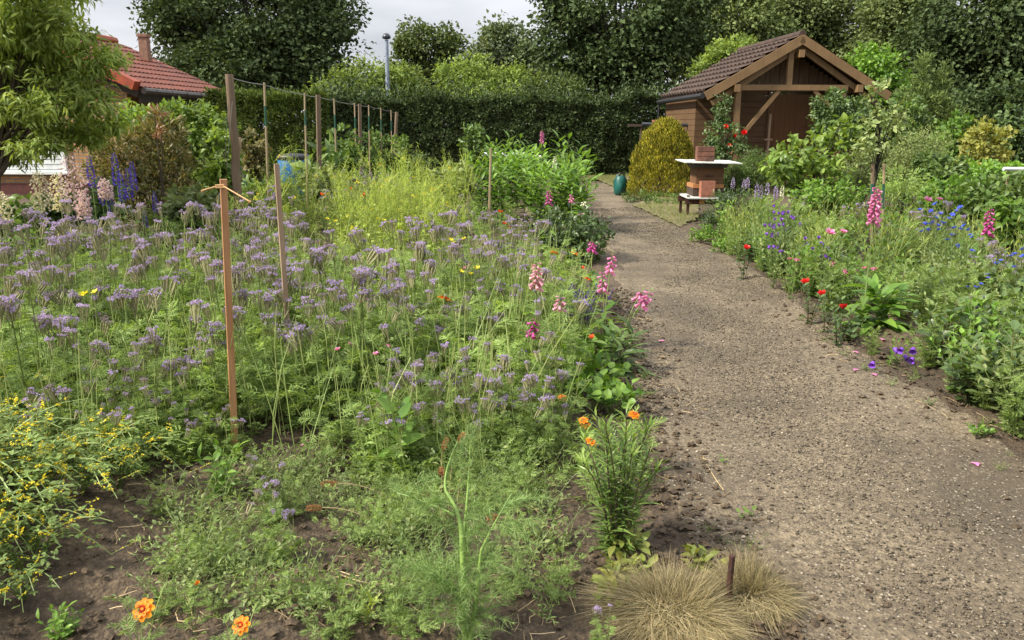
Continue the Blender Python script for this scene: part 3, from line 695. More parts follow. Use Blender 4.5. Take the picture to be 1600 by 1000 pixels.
def roof(A, B, r, nc, nt, step=.03, amp=.018):
    """pantiles from the eave A-B up along the vector r"""
    A, B, r = (np.asarray(q, float) for q in (A, B, r)); e = B - A; nrm = unit(np.cross(e, r)); nrm = nrm if nrm[2] > 0 else -nrm
    m = MB(); K = nt * 6 + 1; s = np.linspace(0, 1, K); prof = amp * np.sin(s * nt * 2 * math.pi) + amp * .4 * np.sin(s * nt * 4 * math.pi + .6)
    for j in range(nc):
        rows = []
        for t, dz in ((j / nc, step * .1), (j / nc, step), ((j + 1.12) / nc, .002)):
            rows.append(A + e * s[:, None] + r * min(t, 1.0) + nrm * (prof + dz)[:, None])
        v = np.concatenate(rows); i = np.arange(K - 1)
        q = np.concatenate([np.stack([i + a * K, i + 1 + a * K, i + 1 + (a + 1) * K, i + (a + 1) * K], 1) for a in (0, 1)])
        m.add(v, [q])
    # underside slab
    lo = -nrm * .06
    m.add([A + lo, B + lo, B + r + lo, A + r + lo, A + lo * .2, B + lo * .2, B + r + lo * .2, A + r + lo * .2], [[(3, 2, 1, 0), (0, 1, 5, 4), (1, 2, 6, 5), (2, 3, 7, 6), (3, 0, 4, 7)]])
    return m
# ------------------------------------------------------------------ house beyond the left shrubs
A = G(222, 137, 2.4); B = G(353, 148, 2.4); e = unit(B - A); n = np.array([-e[1], e[0], 0]); R3 = n * 3.1 + UPZ * 1.38
h = empty('garden_house', (A + B) / 2 + n * 3 - UPZ * 2.4, 'brick house with red clay tile roof and white shutter, behind the peach tree', 'house')
hb = np.array(h.location)
def hp(name, mb, m, par=None, sm=False): return obj(name, mb.mesh(name, m, sm), par or h)
rel = lambda p: np.asarray(p, float) - hb
rf = hp('roof', roof(rel(A - e * .1), rel(B + e * .45), R3, 10, 26, .03, .012), MAT['roof_red'])
hp('roof', roof(rel(B + n * 6.2 + e * .1), rel(A + n * 6.2 - e * .1), -n * 3.1 + UPZ * 1.38, 10, 26, .03, .012), MAT['roof_red'])
m = MB()
for k in range(8):
    a, b = rel(A - e * .22 + R3 * k / 8), rel(A - e * .22 + R3 * (k + 1.04) / 8)
    m.beam(a + UPZ * (.03), b + UPZ * .055, .26, .2, up=np.cross(e, n) * 0 + UPZ)
hp('verge_tile', m, MAT['verge'])
m = MB(); m.tube([rel(A + R3 - e * .2) + UPZ * .05, rel(B + R3 + e * .15) + UPZ * .05], .11, 8); hp('ridge_tile', m, MAT['verge'])
m = MB(); m.tube([rel(A - e * .12 - n * .1) - UPZ * .07, rel(B + e * .15 - n * .1) - UPZ * .09], .07, 8)
for k in range(6):
    c = rel(A + (B - A) * (k + .5) / 6 - n * .1) - UPZ * .08; m.tube([c - e * .02, c + e * .02], .082, 8)
hp('gutter', m, MAT['gutter'])
m = MB(); m.beam(rel(A + n * .08) - UPZ * .2, rel(B + n * .08) - UPZ * .2, .05, .24); m.beam(rel(A - e * .08 + n * .05) - UPZ * .12, rel(A - e * .08 + R3 + n * .05) - UPZ * .12, .05, .2); hp('eaves_board', m, MAT['darkwood'])
# walls as solid blocks in the house's own frame
ang = math.atan2(n[1], n[0]) - math.pi
Wd, Ld = 5.4, np.linalg.norm(B - A) - .1
wb = MB(); c0 = (A + B) / 2 + n * 3.1
wb.box((0, 0, 1.2), (Wd, Ld, 2.4)); wb.add([(-Wd / 2, -Ld / 2, 2.4), (Wd / 2, -Ld / 2, 2.4), (0, -Ld / 2, 3.62), (-Wd / 2, Ld / 2, 2.4), (Wd / 2, Ld / 2, 2.4), (0, Ld / 2, 3.62)], [[(0, 1, 2), (5, 4, 3)]])
LM = mat4(rel([c0[0], c0[1], 0]), np.array([[math.cos(ang), -math.sin(ang), 0], [math.sin(ang), math.cos(ang), 0], [0, 0, 1]]))
wall = obj('wall', wb.mesh('wall', MAT['brick']), h, LM)
pb = MB(); pb.box((0, 0, .14), (Wd + .06, Ld + .06, .28)); obj('plinth', pb.mesh('plinth', MAT['plinth']), h, LM)
sb = MB()
for k in range(16): sb.box((0, -.012 * (k % 2), .03 + k * .058), (1.9, .05, .054))
shut = obj('window_shutter', sb.mesh('window_shutter', MAT['shutter']), h, LM @ mat4((0.05, -Ld / 2 - .03, .55)))
fb = MB()
for x_ in (-1, 1): fb.box((x_, 0, .47), (.09, .09, 1.05))
fb.box((0, 0, 1.0), (2.1, .09, .09)); fb.box((0, -.03, -.03), (2.2, .14, .05)); obj('frame', fb.mesh('frame', MAT['shutter']), shut)
m = MB(); cb = P(227, 82, 22.5); m.box(rel(cb) + UPZ * -.1, (.22, .22, 1.0)); m.box(rel(cb) + UPZ * .43, (.27, .27, .08)); hp('chimney', m, MAT['brick_red'])
# ------------------------------------------------------------------ wooden garden shed
RX = P(1247, 52, 20.0); OX = np.array([RX[0] + .06, 20.0, 0.]); V = unit(np.array([-.25, 4.2, 0])); Uu = np.array([V[1], -V[0], 0])
ZR, ZE, HW, DP = RX[2] - .05, 2.4, 2.12, 4.3
sh = empty('garden_shed', OX + V * 2, 'brown wooden garden shed with dark tiled gable roof, porch posts and plank door', 'shed')
so_ = np.array(sh.location)
def W(u, v, z): return OX + Uu * u + V * v + UPZ * z - so_
def sp_(name, mb, m, par=None): return obj(name, mb.mesh(name, m), par or sh)
for s in (-1, 1):
    a, b = W(s * (HW + .12), -.12, ZE - .03), W(s * (HW + .12), DP, ZE - .03)
    if s > 0: a, b = b, a
    sp_('roof', roof(a, b, W(0, 0, ZR) - W(s * (HW + .12), 0, ZE - .03), 8, 15, .07, .026), MAT['shed_tile'])
m = MB(); m.tube([W(0, -.14, ZR + .02), W(0, DP, ZR + .02)], .09, 8); sp_('ridge_tile', m, MAT['shed_tile'])
for s in (-1, 1):
    m = MB(); d = unit(W(s * HW, 0, ZE) - W(0, 0, ZR)); up = np.array([0, -1.0, 0])
    m.beam(W(s * .0, -.16, ZR - .1) - d * .03, W(s * (HW + .13), -.16, ZE - .14), .2, .05, up=-V); sp_('barge_board', m, MAT['shed_trim'])
    m = MB(); m.beam(W(0, .02, ZR - .26), W(s * (HW - .08), .02, ZE - .3), .13, .08, up=-V); sp_('rafter', m, MAT['shed_trim'])
for u, z in ((0, ZR - .42), (-1.5, ZE + .05), (1.5, ZE + .05)):
    m = MB(); m.beam(W(u, -.2, z), W(u, DP - .2, z), .13, .17); sp_('purlin', m, MAT['shed_trim'])
ZB = P(1235, 137, 20)[2]; UL, UR = P(1149, 180, 20)[0] - OX[0], P(1318, 150, 20)[0] - OX[0]; UK = P(1234, 100, 20)[0] - OX[0]
m = MB(); m.beam(W(UL - .1, 0, ZB), W(UR + .1, 0, ZB), .12, .13); sp_('tie_beam', m, MAT['shed_trim'])
for u in (UL, UR):
    m = MB(); m.beam(W(u, 0, -.02), W(u, 0, ZB - .07), .13, .13, up=V); sp_('post', m, MAT['shed_trim'])
m = MB(); m.beam(W(UK, 0, ZB + .067), W(UK, 0, ZR - .33), .13, .12, up=V); sp_('king_post', m, MAT['shed_trim'])
for a, b in (((UL + .07, 1.25), (UL + 1.0, ZB - .07)), ((UR - .07, ZB - .62), (UR - .72, ZB - .07))):
    m = MB(); m.beam(W(a[0], 0, a[1]), W(b[0], 0, b[1]), .09, .09, up=V); sp_('brace', m, MAT['shed_trim'])
VW = 1.0
UW = P(1086, 180, 20.9)[0] - OX[0] + .05
U0, U1 = P(1202, 180, 20.9)[0] - OX[0] + .06, P(1283, 180, 20.9)[0] - OX[0] + .06
def boards(m, u0, u1, z0, z1, v, hb_=.145):
    z = z0; k = 0
    while z < z1 - .01:
        zz = min(z + hb_ - .008, z1); c = W((u0 + u1) / 2, v - .012 * (k % 2 == 9), (z + zz) / 2)
        a = W(u0, v, (z + zz) / 2); b = W(u1, v, (z + zz) / 2); m.beam(a, b, .04 + .004 * (k % 3), zz - z); z += hb_; k += 1
for ua, ub in ((UW, U0 - .04), (U1 + .04, HW - .1)):
    m = MB(); boards(m, ua, ub, 0, ZB + .02, VW); sp_('front_wall', m, MAT['shed_board'])
for ua in (UW + .02, HW - .1):
    m = MB(); z = 0
    while z < ZE - .1: m.beam(W(ua, VW + .03, z + .07), W(ua, DP - .3, z + .07), .04, .137); z += .145
    sp_('side_wall', m, MAT['shed_board'])
m = MB(); m.beam(W(UW, DP - .3, 1.15), W(HW - .1, DP - .3, 1.15), .05, 2.3); sp_('rear_wall', m, MAT['shed_board'])
m = MB(); u = -HW + .25; k = 0
while u < HW - .25:
    top = ZR - (ZR - ZE) * abs(u) / HW - .16; m.beam(W(u, VW - .03 - .012 * (k % 2), ZB + .03), W(u, VW - .03 - .012 * (k % 2), top), .03, .115, up=Uu); u += .125; k += 1
sp_('gable_wall', m, MAT['plank'])
m = MB()
k = 0; u = U0
while u < U1 - .02:
    m.beam(W(u + .07, VW - .02 - .004 * (k % 2), .04), W(u + .07, VW - .02 - .004 * (k % 2), ZB - .12), .04, .135, up=Uu); u += .14; k += 1
dr = sp_('door', m, MAT['shed_door'])
m = MB(); m.box(W(U0 + .1, VW - .07, 1.0), (.03, .05, .16)); m.tube([W(U0 + .1, VW - .1, 1.04), W(U0 + .22, VW - .1, 1.04)], .011, 6); obj('handle', m.mesh('handle', MAT['black']), dr)
m = MB()
for u in (U0 - .02, U1 + .02): m.beam(W(u, VW - .035, 0), W(u, VW - .035, ZB - .06), .05, .06, up=V)
m.beam(W(U0 - .05, VW - .035, ZB - .03), W(U1 + .05, VW - .035, ZB - .03), .05, .06); sp_('door_frame', m, MAT['shed_board'])
m = MB(); m.tube([W(-HW - .2, -.15, ZE - .13), W(-HW - .2, DP, ZE - .16)], .065, 8); sp_('gutter', m, MAT['black'])
m = MB(); m.tube([W(-HW - .2, DP - .1, ZE - .16), W(-HW - .2, DP - .1, .05)], .04, 8); sp_('downpipe', m, MAT['black'])
# grey pole before the door
c = P(1203, 178, 20.45); b_ = P(1199, 240, 20.4)
m = MB(); m.tube([(0, 0, 0), (c[0] - b_[0], 0, c[2])], .03, 7); p = tag(obj('leaning_pole', m.mesh('leaning_pole', MAT['stake_grey'])), 'thin grey pole standing upright in front of the shed door', 'pole'); p.location = (b_[0], 20.4, 0)
m = MB(); m.box((0, 0, c[2] - .62), (.2, .05, .04)); obj('crossbar', m.mesh('crossbar', MAT['stake_grey']), p)
# pipes resting on a rail left of the shed
a = P(1003, 194, 21.5); b_ = P(1084, 196, 21.5)
r = empty('pipe_rack', (a + b_) / 2 * [1, 1, 0], 'low rail of dark pipes and boards between the hedge and the shed', 'rack')
ro = np.array(r.location)
m = MB(); m.tube([a - ro, b_ - ro], .045, 8); obj('pipe', m.mesh('pipe', MAT['lamp_dark']), r)
m = MB(); m.beam(a - ro + [-.35, .1, -.03], a - ro + [.4, .1, -.03], .1, .06); obj('board', m.mesh('board', MAT['hive_dark']), r)
m = MB(); m.beam(a - ro + [.28, 0, .08], a - ro + [.72, 0, .09], .2, .06); obj('tile', m.mesh('tile', MAT['clay_block']), r)
for q in (a, (a + b_) / 2, b_):
    m = MB(); m.tube([q - ro + [0, .1, -.05], [q[0] - ro[0], .1, 0]], .035, 6); obj('leg', m.mesh('leg', MAT['hive_dark']), r)
# ------------------------------------------------------------------ bee hive on its stand
YH = 14.2
def hx(px, py, dy=0.0): return P(px, py, YH + dy)
st0 = hx(1103, 300); stand = empty('hive_stand', (st0[0], YH, 0), 'low rusty iron stand carrying the wooden bee hive', 'stand'); sb0 = np.array(stand.location)
zl = hx(1100, 312)[2]; xl, xr = hx(1070, 312)[0], hx(1136, 312)[0]
for dy in (-.3, .3):
    m = MB(); m.beam((xl - sb0[0] - .06, dy, zl), (xr - sb0[0], dy, zl), .05, .1); obj('rail', m.mesh('rail', MAT['rusty']), stand)
for x_ in (xl, xr):
    for dy in (-.3, .3):
        m = MB(); m.beam((x_ - sb0[0], dy + .03, -.03), (x_ - sb0[0], dy + .03, zl + (.1 if x_ == xl else -.052)), .045, .045, up=(0, 1, 0)); obj('leg', m.mesh('leg', MAT['rusty']), stand)
m = MB(); m.box((xl - sb0[0] + .22, -.34, zl + .01), (.09, .05, .1)); obj('wooden_block', m.mesh('wooden_block', MAT['hive_light']), stand)
zb = zl + .05
hive = empty('bee_hive', (st0[0], YH, zb), 'stacked brown wooden bee hive on a low iron stand beside the golden conifer', 'bee hive'); hb0 = np.array(hive.location)
def hpart(name, px0, px1, py0, py1, dep, mat, par=None, dy=0, bev=False):
    x0, z1 = hx(px0, py0)[[0, 2]]; x1, z0 = hx(px1, py1)[[0, 2]]
    m = MB(); m.box(((x0 + x1) / 2 - hb0[0], dy, (z0 + z1) / 2 - hb0[2]), (x1 - x0, dep, z1 - z0)); return obj(name, m.mesh(name, mat), par or hive)
m = MB(); x0, x1 = hx(1068, 300)[0] - hb0[0], hx(1139, 300)[0] - hb0[0]
m.add([(x0, -.42, .02), (x1, -.42, .02), (x1, .3, .035), (x0, .3, .035), (x0, -.42, .0), (x1, -.42, .0), (x1, .3, .0), (x0, .3, .0)], [[(0, 1, 2, 3), (4, 5, 1, 0), (5, 6, 2, 1), (6, 7, 3, 2), (7, 4, 0, 3), (7, 6, 5, 4)]]); obj('landing_board', m.mesh('landing_board', MAT['whitesheet']), hive)
zt = hx(1100, 254)[2] - hb0[2]; z = .037
def lay(name, hgt_, w_, d_, mat, dx=0):
    global z
    m = MB(); m.box((dx, .03, z + hgt_ / 2), (w_, d_, hgt_)); z += hgt_ + .001; return obj(name, m.mesh(name, mat), hive)
bw = (hx(1129, 270) - hx(1081, 270))[0] * .88
xo = (hx(1105, 270)[0] - hb0[0])
Hh = zt - z - .001
lay('floor_box', Hh * .24, bw + .05, .5, MAT['hive_dark'], xo - .02); lay('strip', Hh * .12, bw + .06, .52, MAT['hive_light'], xo - .02)
bx = lay('brood_box', Hh * .5, bw, .48, MAT['hive'], xo)
m = MB(); m.box((xo, -.215, z - Hh * .25), (.14, .012, .03)); obj('hand_grip', m.mesh('hand_grip', MAT['hive_dark']), bx)
lay('felt_cover', Hh * .135, bw + .1, .54, MAT['tarp'], xo)
x0, x1 = hx(1063, 250)[0] - hb0[0], hx(1150, 250)[0] - hb0[0]
m = MB(); K = 14; xs_ = np.linspace(x0, x1, K); zz = z + .015 + .009 * np.linspace(1, -1, K) + .002 * np.sin(np.arange(K) * 1.9)
vv = []; 
for dz in (.015, 0.0):
    for yy_ in (-.42, .46): vv += [(a_, yy_, b2 + dz + (-.012 if yy_ < 0 else 0)) for a_, b2 in zip(xs_, zz)]
i = np.arange(K - 1); m.add(vv, [np.concatenate([np.stack([i, i + 1, i + 1 + K, i + K], 1), np.stack([i + 2 * K, i + 3 * K, i + 1 + 3 * K, i + 1 + 2 * K], 1), np.stack([i, i + 2 * K, i + 1 + 2 * K, i + 1], 1), np.stack([i + K, i + 1 + K, i + 1 + 3 * K, i + 3 * K], 1)]), [(0, K, 3 * K, 2 * K), (K - 1, 3 * K - 1, 4 * K - 1, 2 * K - 1)]])
obj('roof_sheet', m.mesh('roof_sheet', MAT['whitesheet']), hive)
ztop = hb0[2] + z + .038
def brickobj(name, label, px0, px1, Hm, zb_, dy, mat, grooves):
    x0, x1 = hx(px0, 240, dy)[0], hx(px1, 240, dy)[0]; m = MB(); w_ = x1 - x0
    m.box((0, 0, Hm / 2), (w_, .14, Hm))
    for k in range(grooves): m.box((0, -.072, Hm * (k + .5) / grooves), (w_ * .96, .008, Hm / grooves * .8))
    o = tag(obj(name, m.mesh(name, mat)), label, 'brick'); o.location = ((x0 + x1) / 2, YH + dy, zb_); o.rotation_euler[2] = .04; return o
brickobj('weathered_brick', 'dark weathered clay brick weighing down the white roof sheet of the hive', 1088, 1115, .25, ztop - .012, -.05, MAT['old_brick'], 3)
brickobj('clay_block', 'pale orange clay block on the white landing board in front of the hive', 1097, 1119, .27, hb0[2] + .03, -.32, MAT['clay_block'], 1)
# ------------------------------------------------------------------ posts, bean poles, wire
def ground_at(px, Y): return P(px, 300, Y)[0]
DP0 = 9.7
def rowY(px): return DP0 * (800 - 358) / (800 - px)
tops = []
def stick(name, cat, label, pxt, pyt, Y, pxb, r, mat, group=None, square=False, tape=None, sides=8, hint=None, band=None):
    t = P(pxt, pyt, Y); s = S(Y, t[2]); 
    # the foot lies along the photographed lean, carried down to the ground
    b = P(pxb[0], pxb[1], Y); k = t[2] / max(.05, t[2] - b[2]); foot = np.array([t[0] + (b[0] - t[0]) * k, Y, 0])
    o = empty(name, foot, label, cat, group); d = t - foot; m = MB()
    if square: m.beam(-unit(d) * .05, d, r * 2, r * 2, up=(.5, -1, 0))
    else:
        n_ = 9; q = np.linspace(-.02, 1, n_)[:, None] * d; q[1:-1] += RG.normal(size=(n_ - 2, 3)) * r * .12; m.tube(q, r * np.linspace(1.08, .95, n_), sides)
    obj('shaft', m.mesh('shaft', mat), o)
    if tape:
        m = MB(); m.tube([d * tape[0], d * tape[1]], r * 1.12, sides); obj('green_sleeve', m.mesh('green_sleeve', MAT['greentape']), o)
    if band:
        m = MB(); m.tube([d * band[0], d * band[1]], r * 1.2, sides); obj('white_band', m.mesh('white_band', MAT['sheet']), o)
    tops.append((pxt, t)); return o
GP = 'thick wooden posts of the wire trellis'; GB = 'thin bean poles along the wire trellis'
stick('trellis_post', 'post', 'thick round weathered post at the near left end of the trellis wire', 358, 116, rowY(358), (373, 330), .05, MAT['post'], GP, sides=12)
stick('trellis_post', 'post', 'square weathered post, second along the trellis wire', 497, 148, rowY(497), (500, 320), .034, MAT['post'], GP, square=True)
stick('trellis_post', 'post', 'slim brown post, third along the trellis wire between thin poles', 562, 162, rowY(562), (564, 275), .03, MAT['post'], GP, square=True)
stick('trellis_post', 'post', 'farthest post at the right end of the trellis, leaning left', 620, 175, rowY(618), (616, 288), .05, MAT['post'], GP)
for nm, a, b, tp, bd in (('nearest bean pole with green sleeve and a white band low down', (413, 129), (419, 300), (.74, .86), (.2, .235)), ('second bean pole with green sleeve, just left of the square post', (476, 145), (480, 300), (.76, .87), None),
                 ('green sleeved bean pole just right of the square post', (522, 154), (526, 270), (.74, .86), None), ('bean pole just left of the slim brown post', (554, 161), (557, 275), (.74, .86), None),
                 ('thin bean pole right of the slim brown post', (576, 164), (578, 270), (.72, .88), None), ('second last thin bean pole before the farthest post', (595, 168), (597, 270), (.7, .86), None), ('thinnest bean pole beside the farthest leaning post', (611, 172), (613, 280), (.72, .86), None)):
    stick('bean_pole', 'pole', nm, a[0], a[1], rowY(a[0]), b, .0155, MAT['pole'], GB, tape=tp, band=bd, sides=7)
tops.sort(key=lambda q: q[0]); tp_ = [t - [0, .05, .03] for _, t in tops]
m = MB()
for a, b in zip(tp_[:-1], tp_[1:]): m.tube(bez(a, (a + b) / 2 - UPZ * .03, b, 5), .0055, 4)
tag(obj('trellis_wire', m.mesh('trellis_wire', MAT['wire'])), 'thin wire strung along the tops of the posts and bean poles', 'wire')
m = MB(); t = tp_[0]
m.tube([t - UPZ * .3 + [.0, -.06, 0], t + [-.16, .1, -1.0]], .004, 4); m.tube([t - UPZ * .28 + [.05, -.06, 0], t + [-.1, .0, -1.05]], .004, 4)
tag(obj('guy_wire', m.mesh('guy_wire', MAT['wire'])), 'two loose strands hanging down the thick left post', 'wire')
# foreground stakes
def ystake(px, py): return G(px, py)[1]
Y1 = 3.75
stick('wooden_stake', 'stake', 'tall fresh orange brown square stake among the lilac flowers in front', 349, 280, Y1, (368, 715), .0150, MAT['stake'], square=True)
stick('wooden_stake', 'stake', 'aged grey brown square stake leaning left, behind the tall fresh one', 432, 256, 4.4, (448, 490), .0125, MAT['stake_grey'], square=True)
stick('thin_cane', 'cane', 'short thin cane in front of the lush green clump', 767, 231, 12.3, (765, 322), .018, MAT['pole'], sides=6)
stick('thin_cane', 'cane', 'short grey cane leaning behind the thick left trellis post', 375, 214, 13.5, (378, 280), .02, MAT['stake_grey'], sides=6)
a, b_, c_ = P(315, 298, 3.9), P(346, 289, Y1), P(389, 314, 3.5)
m = MB(); m.tube(bez(a, (a + b_) / 2, b_, 4), .0035, 5); m.tube(bez(b_, (b_ + c_) / 2, c_, 4), .0035, 5)
for q in (a, c_): m.tube([q, q + [.008, 0, -.006]], .007, 5)
for k in range(3): m.tube([b_ + [-.021, -.021, -.012 + k * .006], b_ + [.021, -.021, -.01 + k * .006]], .0035, 5)
tag(obj('twine', m.mesh('twine', MAT['twine'])), 'frayed tan twine tied round the top of the tall fresh stake', 'string')
# lamp post
lb = P(608, 230, 29.0); o = empty('street_lamp', (lb[0], 29, 0), 'tall pale grey street lamp behind the hedge, between the trees', 'lamp'); t = P(604, 62, 29)
m = MB(); m.tube([(0, 0, 0), (0, 0, 1.2), (t[0] - lb[0], 0, t[2])], [.1, .085, .06], 10); obj('pole', m.mesh('pole', MAT['lamp']), o)
m = MB(); m.lathe([(.001, .14), (.08, .12), (.14, .04), (.15, -.03), (.1, -.06), (.001, -.07)], 12, c=(t[0] - lb[0], 0, t[2] + .08)); obj('lamp_head', m.mesh('lamp_head', MAT['lamp_dark'], True), o)
# tubs, sack, sheet
c = P(460, 262, 15.8); o = empty('water_tub', (c[0], 15.8, 0), 'blue round water tub with black lid under the big leaved plant', 'tub')
m = MB(); m.lathe([(.001, .0), (.22, .0), (.26, .3), (.29, .62), (.31, .97), (.29, .99)], 24); obj('body', m.mesh('body', MAT['tub'], True), o)
m = MB(); m.lathe([(.32, .95), (.33, 1.0), (.29, 1.04), (.001, 1.07)], 24); obj('lid', m.mesh('lid', MAT['black'], True), o)
c = P(386, 250, 16.5); o = empty('compost_bin', (c[0], 16.5, 0), 'dark teal plastic bin beside the thuja hedge, behind the thick post', 'bin')
m = MB(); m.lathe([(.001, 0), (.3, 0), (.27, .8), (.25, .95)], 8); obj('body', m.mesh('body', MAT['teal']), o)
m = MB(); m.lathe([(.28, .93), (.29, .98), (.2, 1.05), (.001, 1.07)], 8); obj('lid', m.mesh('lid', MAT['teal']), o)
c = G(969, 305); o = empty('garden_sack', (c[0], c[1], 0), 'dark teal garden sack on the grass left of the golden conifer', 'sack')
m = MB(); pr_ = [(.14, 0), (.2, .05), (.21, .22), (.19, .36), (.14, .42), (.11, .46)]
m.lathe(pr_, 14); vv = m.v[0]; vv += RG.normal(size=vv.shape) * .014; vv[:, 0] *= .8; obj('body', m.mesh('body', MAT['teal'], True), o)
m = MB(); m.tube(bez((-.1, 0, .44), (0, -.02, .58), (.1, 0, .44), 6), .012, 5); obj('handle', m.mesh('handle', MAT['black']), o)
a, b_ = P(752, 241, 17), P(842, 241, 17); o = empty('garden_table', ((a[0] + b_[0]) / 2, 17, 0), 'white topped garden table behind the lush green clump', 'table'); L_ = b_[0] - a[0]
m = MB(); m.box((-.12, 0, a[2]), (L_ - .3, .8, .05)); m.box((L_ / 2 - .2, .1, a[2] - .055), (.5, .7, .04)); obj('top', m.mesh('top', MAT['sheet']), o)
for x_ in (-1, 1):
    for y_ in (-.3, .3):
        m = MB(); m.beam((x_ * (L_ / 2 - .3), y_, 0), (x_ * (L_ / 2 - .3), y_, a[2] - .076), .06, .06, up=(0, 1, 0)); obj('leg', m.mesh('leg', MAT['stake_grey']), o)
a = P(1568, 264, 12.5); o = empty('white_pipe', (a[0] + .3, 12.5, 0), 'white pipe rail at the right edge before the dark shrubs', 'pipe')
m = MB(); m.tube([(-.3, 0, a[2]), (1.2, .1, a[2] - .02)], .03, 8); obj('rail', m.mesh('rail', MAT['sheet']), o)
for x_ in (-.2, 1.1):
    m = MB(); m.tube([(x_, .03 if x_ < 0 else .095, 0), (x_, .03 if x_ < 0 else .095, a[2])], .02, 6); obj('leg', m.mesh('leg', MAT['stake_grey']), o)
# iron rod in the fescue
a = P(1143, 868, 2.36); m = MB(); m.tube([(0, 0, -.02), (0, 0, a[2] * .5), (.002, 0, a[2])], [.0105, .01, .0095], 9)
vv = m.v[0]; vv += RG.normal(size=vv.shape) * .0006
o = tag(obj('iron_rod', m.mesh('iron_rod', MAT['rusty'])), 'short rusty iron rod standing upright between the two dry grass tufts', 'rod'); o.location = (a[0], 2.36, 0)
def base(px, py): g = G(px, py); return np.array([g[0], g[1], hgt(g[0], g[1]) - .01])
def under(px, py, h):
    """foot of a plant of height h whose top is seen at the pixel"""
    g = G(px, py, h); return np.array([g[0], g[1], hgt(g[0], g[1]) - .01])
# ------------------------------------------------------------------ trees and hedges at the back
B_, D_ = MAT['bark'], MAT['bark_dark']
def gb(px, Y): return np.array([P(px, 260, Y)[0], Y, 0])
GT = 'trees behind the hedges'
tree('broadleaf_tree', 'tree', 'huge dark green tree rising behind the red tiled roof', gb(392, 34), [lobe(392, 30, 34, 140, 100), lobe(296, 70, 34, 55, 62), lobe(488, 88, 34, 60, 62), lobe(385, 118, 33, 125, 58), lobe(300, -30, 35, 70, 60), lobe(480, -10, 35, 66, 70)], 56000, MAT['tree_dark'], D_, .18, .45, 3, L4W, 150, 1.05, .4, GT)
tree('broadleaf_tree', 'tree', 'open small tree with visible branches right of the street lamp', gb(668, 46), [lobe(664, 66, 46, 42, 30), lobe(640, 95, 46, 30, 30), lobe(695, 92, 46, 30, 34), lobe(664, 118, 46, 40, 24)], 6400, MAT['tree_mid'], D_, .21, .3, 4, L4W, 70, .8, .3, GT, limbs=40)
tree('broadleaf_tree', 'tree', 'pale grey green distant tree between the open tree and the large dark tree', gb(785, 52), [lobe(785, 75, 52, 42, 36), lobe(750, 100, 52, 26, 24), lobe(815, 104, 52, 30, 30)], 12000, MAT['tree_grey'], B_, .24, .3, 5, L4W, 80, .9, .4, GT)
tree('rounded_tree', 'tree', 'rounded fresh green tree directly behind the trellis, left of the street lamp', gb(580, 30), [lobe(580, 118, 30, 34, 28), lobe(610, 135, 30, 36, 30), lobe(545, 140, 30, 36, 26), lobe(505, 155, 30, 30, 20), lobe(640, 155, 30, 24, 22), lobe(575, 158, 30, 60, 24)], 15000, MAT['tree_light'], B_, .15, .16, 6, L4, 80, .6, .4, GT, droop=.3)
tree('rounded_tree', 'tree', 'broad fresh green tree above the middle of the long hedge', gb(760, 31), [lobe(752, 118, 31, 36, 30), lobe(718, 130, 31, 32, 28), lobe(795, 132, 31, 36, 26), lobe(832, 155, 31, 32, 26), lobe(695, 155, 31, 28, 24), lobe(765, 160, 31, 80, 24)], 20000, MAT['tree_light'], B_, .15, .18, 7, L4, 80, .6, .4, GT, droop=.3)
tree('rounded_tree', 'tree', 'olive green bushy tree under the left side of the large dark tree', gb(870, 29), [lobe(868, 160, 29, 52, 38), lobe(905, 185, 29, 30, 28)], 9000, MAT['tree_mid'], D_, .15, .14, 8, L4, 40, .45, .4, GT)
tree('broadleaf_tree', 'tree', 'large dark tree with sky showing through, left of the shed', gb(975, 32), [lobe(965, 20, 32, 125, 72), lobe(895, 60, 32, 62, 52), lobe(1040, 70, 32, 62, 58), lobe(960, 105, 32, 95, 42), lobe(860, 5, 32, 42, 40), lobe(1080, 10, 33, 50, 60)], 25000, MAT['tree_dark'], D_, .18, .4, 9, L4W, 120, .95, .38, GT, limbs=45)
tree('broadleaf_tree', 'tree', 'mid green tree behind the shed roof, beside the large dark tree', gb(1140, 37), [lobe(1140, 30, 37, 66, 66), lobe(1120, 100, 37, 60, 55), lobe(1190, 80, 37, 50, 60)], 30000, MAT['tree_soft'], D_, .17, .3, 10, L4W, 110, .9, .4, GT)
tree('rounded_tree', 'tree', 'bright lime green bush just above the left slope of the shed roof', gb(1150, 27), [lobe(1150, 92, 27, 38, 28), lobe(1118, 112, 27, 24, 26)], 6500, MAT['tree_light'], B_, .15, .1, 12, L4, 40, .4, .4, GT)
tree('broadleaf_tree', 'tree', 'tall soft green tree above the ridge of the shed', gb(1260, 39), [lobe(1250, 0, 39, 80, 60), lobe(1220, 50, 39, 50, 50), lobe(1320, 40, 39, 62, 70), lobe(1290, 110, 39, 80, 50)], 34000, MAT['tree_soft'], D_, .17, .3, 13, L4W, 110, .95, .4, GT)
tree('broadleaf_tree', 'tree', 'grey green tree right of the shed gable in front of the darkest tree', gb(1400, 34), [lobe(1400, 60, 34, 55, 75), lobe(1385, 140, 34, 60, 55), lobe(1430, 10, 34, 46, 50)], 24000, MAT['tree_soft'], D_, .16, .25, 14, L4W, 100, .8, .4, GT)
tree('broadleaf_tree', 'tree', 'darkest broad tree filling the upper right corner', gb(1550, 30), [lobe(1545, 30, 30, 105, 85), lobe(1500, 110, 30, 75, 65), lobe(1610, 110, 30, 80, 80), lobe(1650, 20, 30, 90, 90), lobe(1560, 160, 30, 90, 40)], 48000, MAT['tree_dark'], D_, .18, .4, 15, L4W, 140, 1.0, .35, GT)
